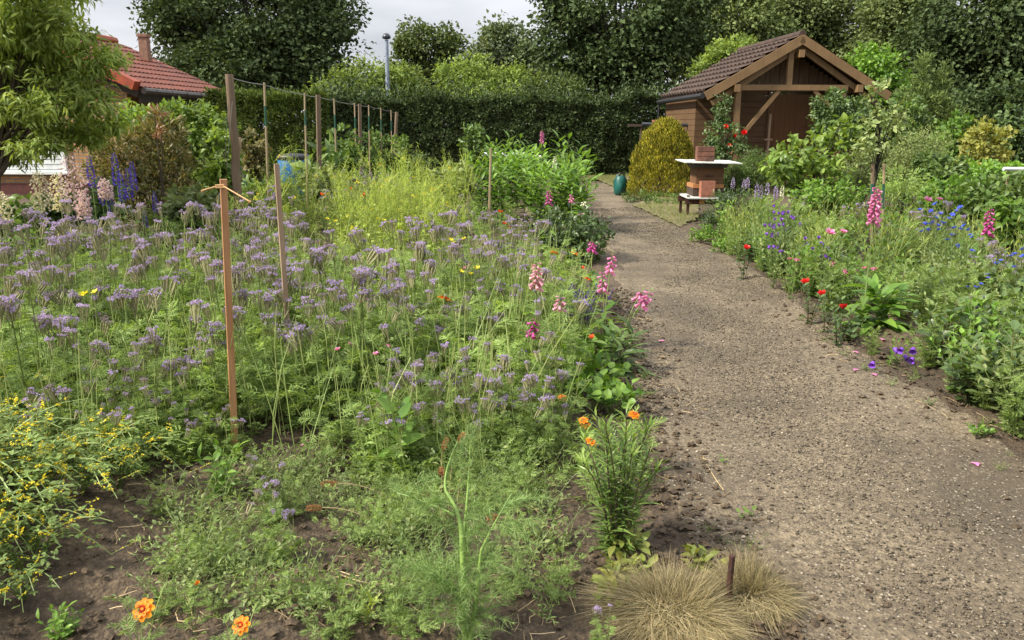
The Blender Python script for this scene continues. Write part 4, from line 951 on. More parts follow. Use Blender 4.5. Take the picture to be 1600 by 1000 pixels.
tree('young_maple', 'tree', 'light green young maple directly right of the shed eave', gb(1365, 23), [lobe(1362, 105, 23, 34, 30), lobe(1385, 150, 23, 30, 40), lobe(1350, 170, 23, 34, 34)], 6000, MAT['lush'], B_, .12, .07, 16, L4W, 30, .35, .4, GT)
tree('wispy_tree', 'tree', 'wispy grey green tree with upright shoots at the right background', gb(1450, 20), [lobe(1440, 115, 20, 10, 34), lobe(1470, 135, 20, 10, 40), lobe(1435, 165, 20, 38, 30), lobe(1415, 190, 20, 28, 34), lobe(1475, 185, 20, 30, 28)], 5200, MAT['tree_mid'], B_, .12, .05, 17, L4N, 12, .16, .3, GT, up=.1, droop=-.5)
def hedge(name, label, pts, wd, h, n, leafM, size, seed, T=L4, ph=.12, sprout=.0, cat='hedge'):
    """dense hedge along a ground line: leaves on its top, faces and just inside"""
    rg = np.random.default_rng(seed); pts = np.array([p[:2] for p in pts], float); seg = np.linalg.norm(np.diff(pts, axis=0), axis=1); L = seg.sum()
    cs = np.r_[0, np.cumsum(seg)]; s = rg.uniform(0, L, n); x = np.interp(s, cs, pts[:, 0]); y = np.interp(s, cs, pts[:, 1]); k = np.clip(np.searchsorted(cs, s) - 1, 0, len(seg) - 1)
    t = unit(np.diff(pts, axis=0))[k]; nn = np.stack([t[:, 1], -t[:, 0]], 1)
    a = rg.uniform(0, 1, n) * (h * 2 + wd); hh = h * (1 + ph * vnoise(s * .8, s * 0, seed) + ph * .6 * vnoise(s * 2.9, s * 0, seed + 1))
    side = np.where(a < h, 1, np.where(a < h + wd, 0, -1)); z = np.where(side == 0, 1.0, rg.uniform(0.01, 1, n)) * hh
    bulge = .16 * vnoise(s * 1.6, z * 1.8, seed + 2) + .1 * vnoise(s * 4, z * 4, seed + 3)
    off = np.where(side == 0, rg.uniform(-.5, .5, n) * wd, side * (wd / 2 * (1 - .25 * (z / hh) ** 4))) + side * bulge
    dep = -np.abs(rg.normal(size=n)) * .11 + .04; z = z + np.where(side == 0, dep + bulge * .6, 0); off = off + side * dep
    if sprout: q = (side == 0) & (rg.random(n) < .3); z = z + q * rg.exponential(sprout, n)
    nrm = np.stack([nn[:, 0] * side, nn[:, 1] * side, np.where(side == 0, 1.0, .35)], 1)
    d = unit(nrm * .5 + rdir(rg, n) * .9 + [0, 0, .35]); nr = unit(nrm + rdir(rg, n) * .7)
    root0 = np.array([pts[:, 0].mean(), pts[:, 1].mean(), 0]); loc = np.stack([x + nn[:, 0] * off, y + nn[:, 1] * off, np.maximum(z, .02)], 1) - root0
    o = empty(name, root0, label, cat); m = MB().scatter(T, loc, frames(d, nr), size * rg.uniform(.65, 1.3, n)); obj('foliage', m.mesh('foliage', leafM), o)
    st = MB()
    for q in np.arange(.3, L, .55):
        p = np.array([np.interp(q, cs, pts[:, 0]), np.interp(q, cs, pts[:, 1]), 0]) - root0
        for w_ in range(3): e_ = p + [rg.normal() * .3, rg.normal() * .2, h * rg.uniform(.7, .9)]; st.tube(bez(p, (p + e_) / 2 + rg.normal(size=3) * .08, e_, 5), [.035, .03, .025, .018, .01], 5)
    obj('stem', st.mesh('stem', MAT['bark_dark']), o); return o
hedge('privet_hedge', 'long dark privet hedge across the back of the garden, left of the shed', [gb(520, 27), gb(700, 26.5), gb(880, 26.5), gb(1000, 26.8), gb(1180, 27.5)], 1.3, 2.35, 95000, MAT['hedge'], .125, 31, L4, .12, .2)
hedge('thuja_hedge', 'clipped thuja hedge between the brick house and the trellis posts', [gb(352, 21), gb(430, 20.5), gb(512, 20.5)], 1.2, 2.35, 26000, MAT['thuja'], .12, 33, L4N, .06, .05)
hedge('mixed_hedge', 'dark shaded hedge behind the shrubs right of the shed', [gb(1280, 24.5), gb(1420, 22.5), gb(1560, 21.5), gb(1740, 21)], 1.4, 2.1, 52000, MAT['hedge'], .13, 35, L4W, .25, .2)
hedge('mixed_hedge', 'tall dark bushes between the thuja hedge and the long privet hedge', [gb(500, 25.5), gb(600, 26)], 1.2, 2.4, 9000, MAT['hedge'], .13, 36, L4W, .25, .25)
# ------------------------------------------------------------------ left shrubs and the peach tree
SPRAWL = 1.3
tree('peach_tree', 'fruit tree', 'bright green peach tree with long drooping leaves at the left edge', np.array([P(-30, 250, 8.6)[0], 8.6, 0]),
     [lobe(*a[:2], 8.4 + .25 * (k % 5), *a[2:], rd=a[2]) for k, a in enumerate(((30, 30, 62, 34), (-10, 80, 90, 40), (70, 75, 56, 26), (60, 10, 46, 30), (25, 125, 66, 26), (95, 40, 26, 26), (100, 130, 44, 18), (140, 95, 38, 13), (178, 88, 24, 10), (120, 0, 20, 22), (60, 165, 58, 20), (135, 160, 34, 13), (165, 190, 26, 10), (110, 200, 40, 12), (20, 205, 60, 20), (60, 228, 40, 9), (-60, 150, 60, 60), (140, 215, 22, 8), (150, 130, 22, 10), (85, -25, 40, 24), (30, -50, 80, 40), (-70, 20, 80, 80), (128, 55, 20, 14), (20, 245, 30, 10)))],
     23000, MAT['peach'], B_, .09, .06, 21, leafT(.28, .6, .16, (0, .7, 1, .8, .4, 0)), 17, .15, .2, None, 90, .12, .4, .9)
SPRAWL = 1.05
GS = None
leafy('climbing_shrub', 'shrub', 'fresh light green shrub rounded below the red roof, left of thick post', gb(285, 13), [lobe(275, 200, 13.2, 80, 36), lobe(322, 225, 13, 32, 58), lobe(300, 270, 13.2, 62, 60), lobe(215, 200, 13.4, 34, 30)], 9000, MAT['bright'], .085, 41, OVATE, 26, .16, .5, .1, nst=24)
leafy('photinia_bush', 'shrub', 'olive and reddish photinia bush in front of the light green shrub', gb(235, 10.6), [lobe(225, 245, 10.7, 72, 55), lobe(258, 215, 10.6, 36, 40), lobe(180, 265, 10.6, 40, 42), lobe(240, 300, 10.5, 70, 50)], 7500, MAT['photinia'], .08, 42, leafT(.32, .3, .12), 14, .1, .45, -.45, nst=26, up=.2)
leafy('red_shoot', 'shrub', 'upright red tipped shoot standing out of the top of the photinia bush', gb(247, 10.0), [lobe(247, 176, 10.0, 8, 12), lobe(246, 205, 10.0, 6, 22)], 110, MAT['redtip'], .075, 43, LANCE, 8, .05, .3, -.8, nst=3)
leafy('leafy_shrub', 'shrub', 'dark leafy bush between the clary sage and the brick wall', gb(110, 9.3), [lobe(150, 315, 9.3, 46, 30), lobe(60, 335, 9.2, 60, 20)], 1500, MAT['mid'], .1, 44, OVATE, 16, .14, .4, .2)
leafy('big_leaved_plant', 'plant', 'large leaved light green plant rising above the blue water tub', gb(487, 14.6), [lobe(485, 235, 14.6, 34, 26), lobe(500, 262, 14.6, 34, 24)], 110, MAT['mid'], .25, 45, BIG, 8, .16, .2, -.5, nst=12)
for (px, py, Y, rx, ry, lab, mt, sd, n) in ((398, 240, 15, 16, 32, 'young reddish green shrub between the teal bin and the blue tub', 'photinia', 46, 900), (660, 268, 19, 20, 20, 'small clipped dark ball bush at the foot of the long hedge', 'hedge', 47, 3000), (642, 255, 21, 26, 18, 'low dark bush behind the small clipped ball bush', 'hedge', 48, 2500),
        (700, 280, 12.5, 40, 22, 'grey green bushy herb left of the lush green clump', 'grey_green', 49, 1500), (740, 220, 15.5, 12, 30, 'slim tall palmate leaved plant at the left back of the lush clump', 'mid', 50, 500), (598, 240, 21, 45, 34, 'leafy bean plants climbing round the farthest poles', 'mid', 51, 2600),
        (535, 235, 16, 26, 34, 'leafy climber between the square post and slim brown post', 'mid', 52, 1100), (345, 235, 11.3, 20, 60, 'tall leafy climber growing on a cane left of the thick post', 'bright', 53, 900), (300, 318, 9.5, 36, 22, 'grey leaved butterfly bush below the photinia bush', 'grey_green', 54, 800), (415, 305, 12, 40, 18, 'low leafy vegetable bush in front of the blue tub', 'mid', 55, 1500), (520, 285, 13.5, 40, 20, 'low leafy bush right of the square trellis post', 'grey_green', 56, 1300)):
    leafy('leafy_shrub', 'shrub', lab, gb(px, Y), [lobe(px, py, Y, rx, ry), lobe(px, py + ry * .8, Y, rx, ry * .8)], n, MAT[mt], .1 if Y < 17 else .09, sd, OVATE if Y < 17 else L4W, 16, .13, .35, 0.0, nst=10)
# golden conifer: short dense scale sprays over a skewed dome
cb = G(1036, 311); Yc = cb[1] + .5; o = empty('golden_conifer', (cb[0], Yc, 0), 'dense golden yellow cone shaped conifer beside the bee hive', 'conifer'); N_ = 26000; rg = np.random.default_rng(61)
u = rg.random(N_) ** .8; a = rg.uniform(0, 2 * math.pi, N_); Hc = P(1043, 190, Yc)[2]; sc1 = S(Yc, .8)
rad = 50 / sc1 * np.sqrt(np.clip(1 - u ** 2.1, 0, 1)) * (1 + .16 * vnoise(a * 2, u * 4, 62) + .2 * vnoise(a * 6, u * 11, 63) + .12 * vnoise(a * 15, u * 26, 64)); q = 1 - np.abs(rg.normal(size=N_)) * .07
cx_ = (1043 - 1036) / sc1 * u
loc = np.stack([cx_ + rad * q * np.cos(a), rad * q * np.sin(a), u * Hc * (1 + .02 * rg.normal(size=N_))], 1)
nrm = unit(np.stack([np.cos(a), np.sin(a), .3 + u * 1.2], 1)); d = unit(nrm * .6 + [0, 0, .9] + rdir(rg, N_) * .55)
obj('foliage', MB().scatter(L4N, loc, frames(d, unit(nrm + rdir(rg, N_) * .5)), .075 * rg.uniform(.5, 1.2, N_)).mesh('foliage', MAT['gold']), o)
m = MB(); m.tube([(0, 0, 0), (.03, 0, .8), (cx_.max(), 0, Hc * .95)], [.05, .035, .01], 7); obj('trunk', m.mesh('trunk', B_), o)
# ------------------------------------------------------------------ flowers shared by many plants
def fsh(name, mb, mats): return Sh(name, mb, mats)
F_rose = [fsh('flower', cup(6, .9, 1.0, 1.05, 4, None, bend=-.35), [MAT[k]]) for k in ('rose', 'cerise')]
F_poppy = [fsh('flower', cup(4, 1.25, 1.0, .95, 1, .15, bend=-.2), [MAT['poppy'], MAT['stem_dark']])]
def marigold():
    m = cup(8, .9, 1.0, 1.4, 2, None, 0, bend=.3); a = cup(9, .55, .5, 1.15, 2, .14, 1, 0, bend=.15); n0 = m.n
    for f, mi in a.f: m.f.append((f + n0, mi))
    m.v += [x + [0, 0, .06] for x in a.v]; m.n += a.n; return m
F_mari = [fsh('flower', marigold(), [MAT['orange'], MAT['maroon']])]
F_corn = [fsh('flower', cup(9, .45, 1.0, 1.15, 2, .25, bend=-.15), [MAT['blue'], MAT['violet']])]
F_dot = [fsh('flower', cup(5, .7, 1.0, 1.0, 1, .2), [MAT['yellow'], MAT['yellow']])]
def campan():
    m = MB(); rg = np.random.default_rng(5); m.lathe([(.05, 0), (.34, .18), (.42, .6), (.5, .9), (.66, 1.05)], 8); return m
F_bell = [fsh('flower', campan(), [MAT['violet']]), fsh('flower', campan(), [MAT['mauve']])]
F_pink = [fsh('flower', cup(5, .8, 1.0, 1.1, 2, .2, bend=-.1), [MAT['pink'], MAT['white']])]
F_wht = [fsh('flower', cup(5, .8, 1.0, 1.1, 2, .2), [MAT['white'], MAT['yellow']])]
# ------------------------------------------------------------------ phacelia bed
MAT['faded'] = leafmat('faded_petal', (.26, .2, .24), (.42, .36, .42), .2, .6, .15)
PM = {'stem': MAT['phac_stem'], 'leaf': MAT['phac']}
HEADS = [Sh('flower_head', phacelia_head(100 + k, PM, 3 + k), [MAT['pod'], MAT['lilac'], MAT['stamen']]) for k in range(4)]
HEADS = HEADS * 2 + [Sh('flower_head', phacelia_head(130 + k, PM, 4 + k), [MAT['pod'], MAT[('faded', 'pod')[k % 2]], MAT['faded']]) for k in range(3)]
PH = [phacelia(200 + k, .82 + .03 * (k % 3), 3 + k % 2, HEADS, PM, True) for k in range(6)]
PHF = [phacelia(220 + k, .84, 3 + k % 2, HEADS, PM, False, True) for k in range(4)]
LG = 'lilac phacelia plants'
def region(poly, n, gap, label, vs_, s0=.85, s1=1.1, far=False, group=LG, rg=RG, cond=None):
    pool = sample(poly, int(n * 1.7), rg, gap * .72); sc = vnoise(pool[:, 0] * 1.9, pool[:, 1] * 1.9, 91) + .35 * rg.random(len(pool)); kk = np.argsort(-sc)[:n]   # plants stand in clumps
    for p in pool[kk]:
        if cond and not cond(p): continue
        f = place1 if far else place
        f(vs_[rg.integers(len(vs_))], (p[0], p[1], hgt(p[0], p[1]) - .01), label, group, rg.uniform(0, 6.28), rg.uniform(s0 * .88, s1 * 1.05), (rg.normal() * .09, rg.normal() * .09))
notstake = lambda p: not (abs(p[0] + 1.22) < .16 and p[1] < 3.8)
region(gp((-230, 690), (120, 690), (240, 700), (335, 690), (345, 560), (-260, 560)), 28, .2, 'lilac phacelia plant in the front left bed, left of the tall fresh stake', PH, cond=notstake)
region(gp((345, 690), (560, 690), (640, 690), (640, 560), (345, 560)), 24, .2, 'lilac phacelia plant in the front bed just right of the tall fresh stake', PH, .8, 1.0, cond=notstake)
region(gp((640, 690), (800, 680), (890, 650), (880, 560), (640, 560)), 16, .2, 'lilac phacelia plant in the front bed between the stake and the foxgloves', PH, .55, .85)
region(gp((250, 735), (345, 720), (560, 745), (740, 775), (880, 720), (870, 680), (640, 700), (250, 700)), 26, .15, 'small phacelia plant in the low front row of the lilac bed', PH, .38, .62, cond=notstake)
region(gp((-230, 740), (240, 740), (240, 690), (-230, 690)), 12, .2, 'small phacelia plant behind the yellow melilot', PH, .5, .75)
region(gp((-330, 560), (345, 560), (345, 480), (-330, 480)), 34, .25, 'lilac phacelia plant in the dense lilac drift at the left edge of the bed', PH)
region(gp((345, 560), (850, 560), (830, 480), (345, 480)), 34, .25, 'lilac phacelia plant in the middle of the left bed, before the bright mustard patch', PH, .8, 1.05)
region(gp((-420, 482), (345, 482), (345, 458), (-420, 458)), 20, .26, 'lilac phacelia plant at the back of the left drift, before the clary sage', PHF, .8, .95, True)
region(gp((345, 480), (480, 480), (470, 425), (345, 425)), 10, .26, 'lilac phacelia plant at the back of the bed beside the aged grey stake', PHF, .9, 1.1, True)
region(gp((690, 480), (830, 480), (845, 400), (700, 400)), 16, .28, 'lilac phacelia plant between the mustard patch and the rose bush by the path', PHF, .7, .9, True)
region(gp((500, 380), (640, 372), (640, 330), (500, 340)), 22, .4, 'lilac phacelia plant far back between the trellis posts and the mustard', PHF, .8, 1.0, True)
for (px, py, lab) in ((425, 690, 'low phacelia plant with bright violet heads, right of the foot of the tall stake'), (430, 738, 'single bright violet phacelia in front of the stake, nearest to the bare soil')):
    place(PH[1], under(px, py, .36), lab, LG, s=.45)
place(PH[2], under(940, 945, .16), 'lone tiny phacelia with one lilac head beside the dry grass tufts', LG, s=.2)
# the tangle of low growth under the phacelia
bedpoly = gp((-420, 745), (250, 740), (370, 722), (560, 750), (740, 780), (890, 690), (915, 560), (880, 450), (-420, 462)); rg = np.random.default_rng(71); p = sample(bedpoly, 12500, rg); p = p[~((np.abs(p[:, 0] + 1.22) < .2) & (p[:, 1] < 3.8))]; n = len(p)
z = hgt(p[:, 0], p[:, 1]) + rg.uniform(.0, .42, n) * np.clip((p[:, 1] - 3.1) / 1.1, .2, 1); d = rdir(rg, n, -.1, .8)
m = MB().scatter(FROND, np.c_[p, z], frames(d, unit(np.array([0, 0, 1.]) + rdir(rg, n) * .5)), rg.uniform(.075, .15, n))
p = sample(bedpoly, 2200, rg)
for c in p:
    b = np.array([c[0], c[1], hgt(c[0], c[1])]); e_ = b + [rg.normal() * .12, rg.normal() * .12, rg.uniform(.3, .72)]; m.tube(bez(b, (b + e_) / 2 + [rg.normal() * .04, rg.normal() * .04, .05], e_, 4), [.003, .0028, .0024, .0016], 3, 1)
tag(struct('undergrowth', m.mesh('undergrowth', [MAT['phac'], MAT['phac_stem']]), 'stuff'), 'feathery green undergrowth below the phacelia flowers', 'undergrowth')
# ------------------------------------------------------------------ mustard patch
MUS = []
for k in range(4):
    rg = np.random.default_rng(300 + k); st, po, fl = MB(), MB(), MB(); h = 1.12
    for s in range(7):
        a = s * 2.4 + rg.uniform(-.5, .5); R = rg.uniform(.05, .3); tip = np.array([R * math.cos(a), R * math.sin(a), h * rg.uniform(.75, 1.05)]); pts = bez((0, 0, -.02), tip * [.4, .4, .6], tip, 7); st.tube(pts, np.linspace(.006, .002, 7), 3)
        for w_ in range(4):
            b, _ = at(pts, rg.uniform(.45, .9)); e_ = b + [rg.normal() * .09, rg.normal() * .09, rg.uniform(.1, .28)]; st.tube([b, (b + e_) / 2 + rg.normal(size=3) * .01, e_], .0018, 3)
            t = rg.uniform(.1, 1, 14); c = b + (e_ - b) * t[:, None]; d = unit(unit(e_ - b) * .7 + rdir(rg, 14)); po.scatter(leaf4(.09, .05), c, frames(d, rdir(rg, 14)), rg.uniform(.03, .06, 14))
            if rg.random() < .09:
                d = rdir(rg, 10, 0, 1); fl.scatter(L4W, e_ + d * .012, frames(d, rdir(rg, 10)), .016)
        t = rg.uniform(.05, .7, 7); c = np.array([at(pts, q)[0] for q in t]); d = rdir(rg, 7, -.2, .5); po.scatter(OVATE, c, frames(d, np.tile([[0, 0, 1.]], (7, 1))), .14 - .11 * t)
    MUS.append(variant('mustard_plant', 'mustard', [('stem', Sh('stem', st, MAT['mustard']), None), ('foliage', Sh('foliage', po, MAT['mustard']), None)] + ([('flower', Sh('flower', fl, MAT['yellow']), None)] if fl.n else [])))
region(gp((440, 455), (560, 470), (690, 470), (720, 420), (730, 372), (560, 372), (430, 400)), 54, .3, 'airy lime green mustard plant with slim pods in the bright patch mid bed', MUS, .65, 1.1, group='mustard plants')
region(gp((380, 400), (440, 410), (430, 380), (380, 380)), 5, .3, 'airy lime green mustard plant just right of the thick trellis post', MUS, .65, .8, group='mustard plants')
# ------------------------------------------------------------------ clary sage, delphinium, butterfly bush
sv_leaf = (BIG, 9, .2, .5)
for k, (px, py, h, sl, rad, mt, lab) in enumerate(((58, 264, 1.12, .42, .07, 'cream', 'cream flowered clary sage with two branches, left of the tall pink one'), (108, 238, 1.3, .62, .11, 'clary', 'tallest pink clary sage spike before the brick wall'), (88, 268, 1.1, .4, .07, 'cream', 'pale clary sage spike leaning left of the tallest pink one'), (127, 294, .95, .3, .05, 'clary', 'short pale pink clary sage spike right of the tallest one'), (162, 278, 1.0, .22, .05, 'clary', 'small pink clary sage spike beside the blue delphiniums'), (-2, 296, .95, .4, .07, 'cream', 'greenish cream spike cut by the left edge of the picture'), (98, 345, .7, .2, .05, 'cream', 'low cream flower spike hanging under the pink clary sage'), (128, 350, .65, .18, .05, 'cream', 'low cream flower spike right of the other low one'))):
    t_ = P(px, py, 7.5 + .12 * (k % 3)); h = t_[2]; b = np.array([t_[0], t_[1], 0])
    v_ = spire('clary_sage', 'sage', 400 + k, h, sl, int(60 + sl * 300), .026, rad * 1.1, MAT[mt], MAT['mid'], MAT['stem'], 'floret', (BIG, 12, .26, .55), MAT[mt], srad=.007, loose=True); place(v_, b, lab, 'clary sage plants')
DEL = [spire('blue_delphinium', 'delphinium', 420 + k, 1.15 - .06 * k, .3, 60, .021, .02, MAT['indigo'], MAT['mid'], MAT['stem'], 'floret', (OVATE, 16, .11, .9), MAT['mid']) for k in range(3)]
for k, (px, py, s, lab) in enumerate(((138, 240, 1.0, 'tall blue delphinium just right of the pink clary sage'), (177, 236, 1.08, 'lone high blue delphinium spike against the photinia bush'), (155, 272, .9, 'short blue delphinium spike between clary sage and the dense blue ones'), (169, 284, .95, 'densest blue delphinium, tall slim and dark in front'), (187, 268, 1.0, 'blue delphinium with a broad spike left of the twin spikes'), (198, 260, 1.02, 'left one of the close twin blue delphinium spikes'), (205, 250, 1.06, 'right one of the close twin blue delphinium spikes'), (240, 297, .85, 'small blue delphinium low in front of the photinia bush'), (170, 322, .75, 'lowest blue delphinium almost in the phacelia flowers'), (225, 325, .72, 'tiny faded blue delphinium right of the lowest one'))):
    t_ = P(px, py, 7.9 + .15 * (k % 4)); place(DEL[k % 3], (t_[0], t_[1], 0), lab, 'blue delphiniums', s=t_[2] / (1.15 - .06 * (k % 3)))
bud = spire('butterfly_bush_spike', 'flower', 430, .9, .16, 60, .02, .03, MAT['clary'], MAT['grey_green'], MAT['stem'], 'floret', (LANCE, 20, .16, .95), MAT['grey_green'], lean=(.1, 0))
for px, py, lab in ((305, 262, 'dusky pink butterfly bush spike leaning right, left of the fresh stake'), (275, 278, 'dusky pink butterfly bush spike half hidden in the grey leaves')): place(bud, under(px, py, .88), lab, 'butterfly bush spikes')
# ------------------------------------------------------------------ foxgloves
def fox(k, mt, h, sl, nfl, fs=.05, lean=(0, 0), side=None, leafy_=True):
    return spire('foxglove', 'foxglove', 500 + k, h, sl, nfl, fs, .03, MAT[mt], MAT['lush'], MAT['stem'], 'bell', (leafT(.34, .45, .12, (.1, .8, 1, .7, 0)), 16, .22, .8) if leafy_ else (OVATE, 8, .08, .9), MAT['stem'], lean=lean, side=side, srad=.006)
for k, (px, py, h, sl, n_, mt, lean, lab) in enumerate(((838, 414, .78, .2, 26, 'palepink', (0, 0), 'pale pink foxglove among lilac flowers left of the path'), (833, 503, .5, .12, 14, 'magenta', (0, 0), 'deep magenta small foxglove in the left bed'), (925, 386, .62, .1, 16, 'magenta', (0, 0), 'short round topped magenta foxglove below the rose bush'), (940, 420, .66, .18, 16, 'pink', (-.06, 0), 'pink foxglove left one of the pair at the path edge'), (958, 400, .72, .16, 14, 'pink', (.08, 0), 'pink foxglove right one of the pair at the path edge'),
        (1007, 450, .45, .09, 8, 'pink', (.35, 0), 'leaning pink foxglove with a short spike over the path'), (1021, 452, .46, .13, 12, 'pink', (.5, 0), 'foxglove leaning farthest out over the gravel path'), (847, 203, 1.515, .36, 40, 'pink', (0, 0), 'tallest pink foxglove rising above the lush green clump'), (868, 243, 1.15, .22, 22, 'white', (.05, 0), 'white foxglove beside the tallest pink one'), (858, 297, .9, .2, 20, 'magenta', (0, 0), 'magenta foxglove below the white one'),
        (878, 280, .8, .08, 8, 'pink', (0, 0), 'small pink foxglove right of the magenta one behind the rose bush'), (893, 310, .65, .12, 12, 'pink', (0, 0), 'pale pink small foxglove above the rose bush'), (912, 317, .6, .06, 8, 'white', (0, 0), 'small white foxglove at the right end above the rose bush'), (908, 332, .55, .06, 8, 'pink', (0, 0), 'tiny pink foxglove lowest above the rose bush'), (875, 465, .62, .1, 12, 'palepink', (0, 0), 'pale pink drooping foxglove next to the violet salvia'),
        (1371, 286, 1.2, .34, 46, 'pink', (0, 0), 'large pink foxglove, the biggest in the right bed'), (1546, 325, .95, .26, 26, 'magenta', (-.05, 0), 'magenta foxglove far right in the right bed'))):
    place(fox(k, mt, h, sl, n_, .058 if k == 7 else .042 if px < 1000 else .05, lean, None, k not in (5, 6, 12, 13)), under(px - lean[0] * 0, py, h * .98) - [lean[0] * h, 0, 0], lab, 'foxgloves', rz=0)
FOXL = herb('foxglove_rosette', 'foxglove', 540, .34, .16, 7, leafT(.36, .6, .12, (.1, .8, 1, .7, 0)), .24, 7, MAT['lush'], MAT['stem'], 1.2, .3, basal=(leafT(.38, .7, .12, (.1, .8, 1, .7, 0)), 14, .3))
place(FOXL, base(1372, 518), 'bright green foxglove rosette with big drooping leaves at the right path edge', 'foxglove leaf rosettes', s=1.0)
FOXD = herb('foxglove_rosette', 'foxglove', 541, .34, .14, 7, leafT(.26, .6, .12, (.1, .8, 1, .7, 0)), .2, 8, MAT['mid'], MAT['stem'], 1.0, .3, basal=(leafT(.22, .9, .12, (.1, .8, 1, .7, 0)), 14, .3))
place(FOXD, base(968, 585), 'dull green foxglove rosette with withered leaves under the leaning foxgloves', 'foxglove leaf rosettes', s=.95)
# ------------------------------------------------------------------ plants along the path, left side
SALV = herb('violet_salvia', 'salvia', 550, .36, .2, 26, LANCE, .07, 9, MAT['mid'], MAT['salvia'], .9)
rg = np.random.default_rng(551); m = MB()
for s in range(30):
    a = rg.uniform(0, 6.28); r = rg.uniform(0, .17); p = np.array([r * math.cos(a), r * math.sin(a), .2]); e_ = p + [r * .5 * math.cos(a), r * .5 * math.sin(a), rg.uniform(.14, .24)]; t = rg.uniform(0, 1, 26)[:, None]; d = rdir(rg, 26, 0, .6); m.scatter(L4W, p + (e_ - p) * t, frames(d, rdir(rg, 26)), .016)
SALV['parts'].append(('flower_spike', m.mesh('flower_spike', MAT['salvia']), None, [])); place(SALV, base(905, 540), 'deep violet salvia clump with many slim spikes beside the path')
r0 = P(880, 395, 9.6); 
leafy('rose_bush', 'rose', 'dark green rose bush bulging over the left edge of the path', np.array([r0[0], 9.6, 0]), [lobe(890, 358, 9.6, 62, 32), lobe(850, 365, 9.8, 34, 28), lobe(925, 375, 9.4, 26, 22), lobe(890, 385, 9.5, 55, 22)], 2600, MAT['deep'], .06, 61, OVATE, 14, .12, .4, .15, nst=16)
LUSH = [herb('lush_leafy_plant', 'plant', 560 + k, 1.2, .42, 13, leafT(.3, .4, .1), .19, 18, MAT['lush'], MAT['stem'], 1.1, .25, .15) for k in range(3)]
for k, (px, py, h) in enumerate(((762, 245, 1.0), (785, 240, 1.05), (808, 236, 1.1), (832, 243, 1.05), (750, 262, .9), (775, 258, .95), (800, 255, .95), (826, 258, .95), (885, 243, 1.1), (898, 256, 1.0), (890, 270, .9), (908, 282, .8), (842, 270, .85), (870, 275, .85))):
    place(LUSH[k % 3], under(px, py, h), 'lush bright green leafy plant in the clump left of the white foxglove' if px < 850 else 'lush bright green leafy plant in the clump right of the white foxglove', 'lush leafy plants without flowers', s=h * 1.1)
POP = herb('red_poppy', 'poppy', 570, .6, .1, 3, FRONDLO, .12, 6, MAT['grey_green'], MAT['stem'], 1.1, .5, 0, (F_poppy, 1, .045))
for px, py, h, lab in ((783, 324, .6, 'red poppy, topmost of the three close together by the cane'), (788, 340, .55, 'red poppy in the middle of the close three'), (797, 349, .5, 'red poppy lowest right of the close three'), (743, 288, .6, 'left red poppy of the pair before the lush clump'), (750, 287, .6, 'right red poppy of the pair before the lush clump'), (505, 289, .7, 'red poppy at the foot of the square trellis post'), (567, 290, .7, 'red poppy at the foot of the slim brown post'), (552, 281, .75, 'red poppy left of the slim brown post'), (838, 338, .5, 'lone red poppy left of the rose bush'), (922, 516, .35, 'orange red poppy among leaves near the salvia'), (908, 409, .35, 'small dark red bloom below the rose bush')):
    place(POP, under(px, py, h), lab, 'red poppies', s=h / .6)
MARI = [herb('orange_marigold', 'marigold', 580 + k, .3, .1, 4, FRONDLO, .085, 7, MAT['phac'], MAT['stem'], 1.1, .3, .1, (F_mari, 1, (.034, .021)[k])) for k in range(2)]
BUDV = herb('orange_marigold', 'marigold', 583, .3, .05, 2, FRONDLO, .08, 6, MAT['phac'], MAT['stem'], 1.1, .3, .1, ([fsh('flower', cup(6, .5, 1.0, .25, 1, None), [MAT['orange']])], 1, .022))
for k, (px, py, h, s, lab) in enumerate(((903, 642, .3, 1, 'orange marigold, upper of the two close together by the path'), (909, 650, .28, 1, 'orange marigold, lower of the two close together by the path'), (874, 602, .32, 1, 'orange marigold among green leaves left of the strawberry leaves'), (990, 636, .36, 1.15, 'orange marigold at the tip of the upright willowy plant by the path'), (925, 703, .25, .9, 'small orange marigold in front of the upright willowy plant'), (902, 388, .5, 1, 'distant orange marigold below the rose bush'), (924, 432, .45, 1, 'orange marigold between the pink foxgloves'), (706, 452, .6, 1, 'orange marigold hidden among the lilac flowers mid bed'), (873, 389, .5, .8, 'faint orange marigold left of the distant one'), (215, 958, .2, 1.15, 'large orange and maroon marigold on bare soil at lower left'), (370, 996, .16, 1.1, 'yellow orange marigold cut by the bottom edge'), (297, 911, .22, .5, 'closed orange marigold bud on a thin stalk'))):
    place(MARI[0 if k in (9, 10) else 1], under(px, py, h * .98), lab, 'orange marigolds', rz=.4 * k if k < 9 else 0, s=h / .3 * (1 if h > .25 else 1.35)) if s != .5 else place(BUDV, under(px, py, h), lab, 'orange marigolds', s=.8)
STRAW = [herb('round_leaved_plant', 'plant', 590 + k, .2, .19, 20, ROUND, .062, 3, MAT['lush'], MAT['stem'], 1.2, .1, .6) for k in range(2)]
for k, (px, py, lab) in enumerate(((905, 600, 'round leaved green plant behind the marigolds'), (945, 620, 'round leaved green plant nearest the path edge'), (960, 655, 'round leaved green plant under the marigold at the path'), (925, 570, 'round leaved plant below the violet salvia'), (930, 650, 'round leaved plant in the middle of its group'), (880, 635, 'round leaved plant at the left end of its group'), (1560, 640, 'round leaved plant at the edge of the right bed'), (1530, 690, 'tiny round leaved seedling on the soil right of the path'))):
    place(STRAW[k % 2], base(px, py), lab, 'round leaved plants', s=1.0 if k < 7 else .4)
WIL = herb('willowy_plant', 'plant', 600, .62, .2, 17, leafT(.14, .3, .1), .085, 64, MAT['lush'], MAT['stem_dark'], .95, .3, .03, tipleaf=MAT['bright'], srad=.0045)
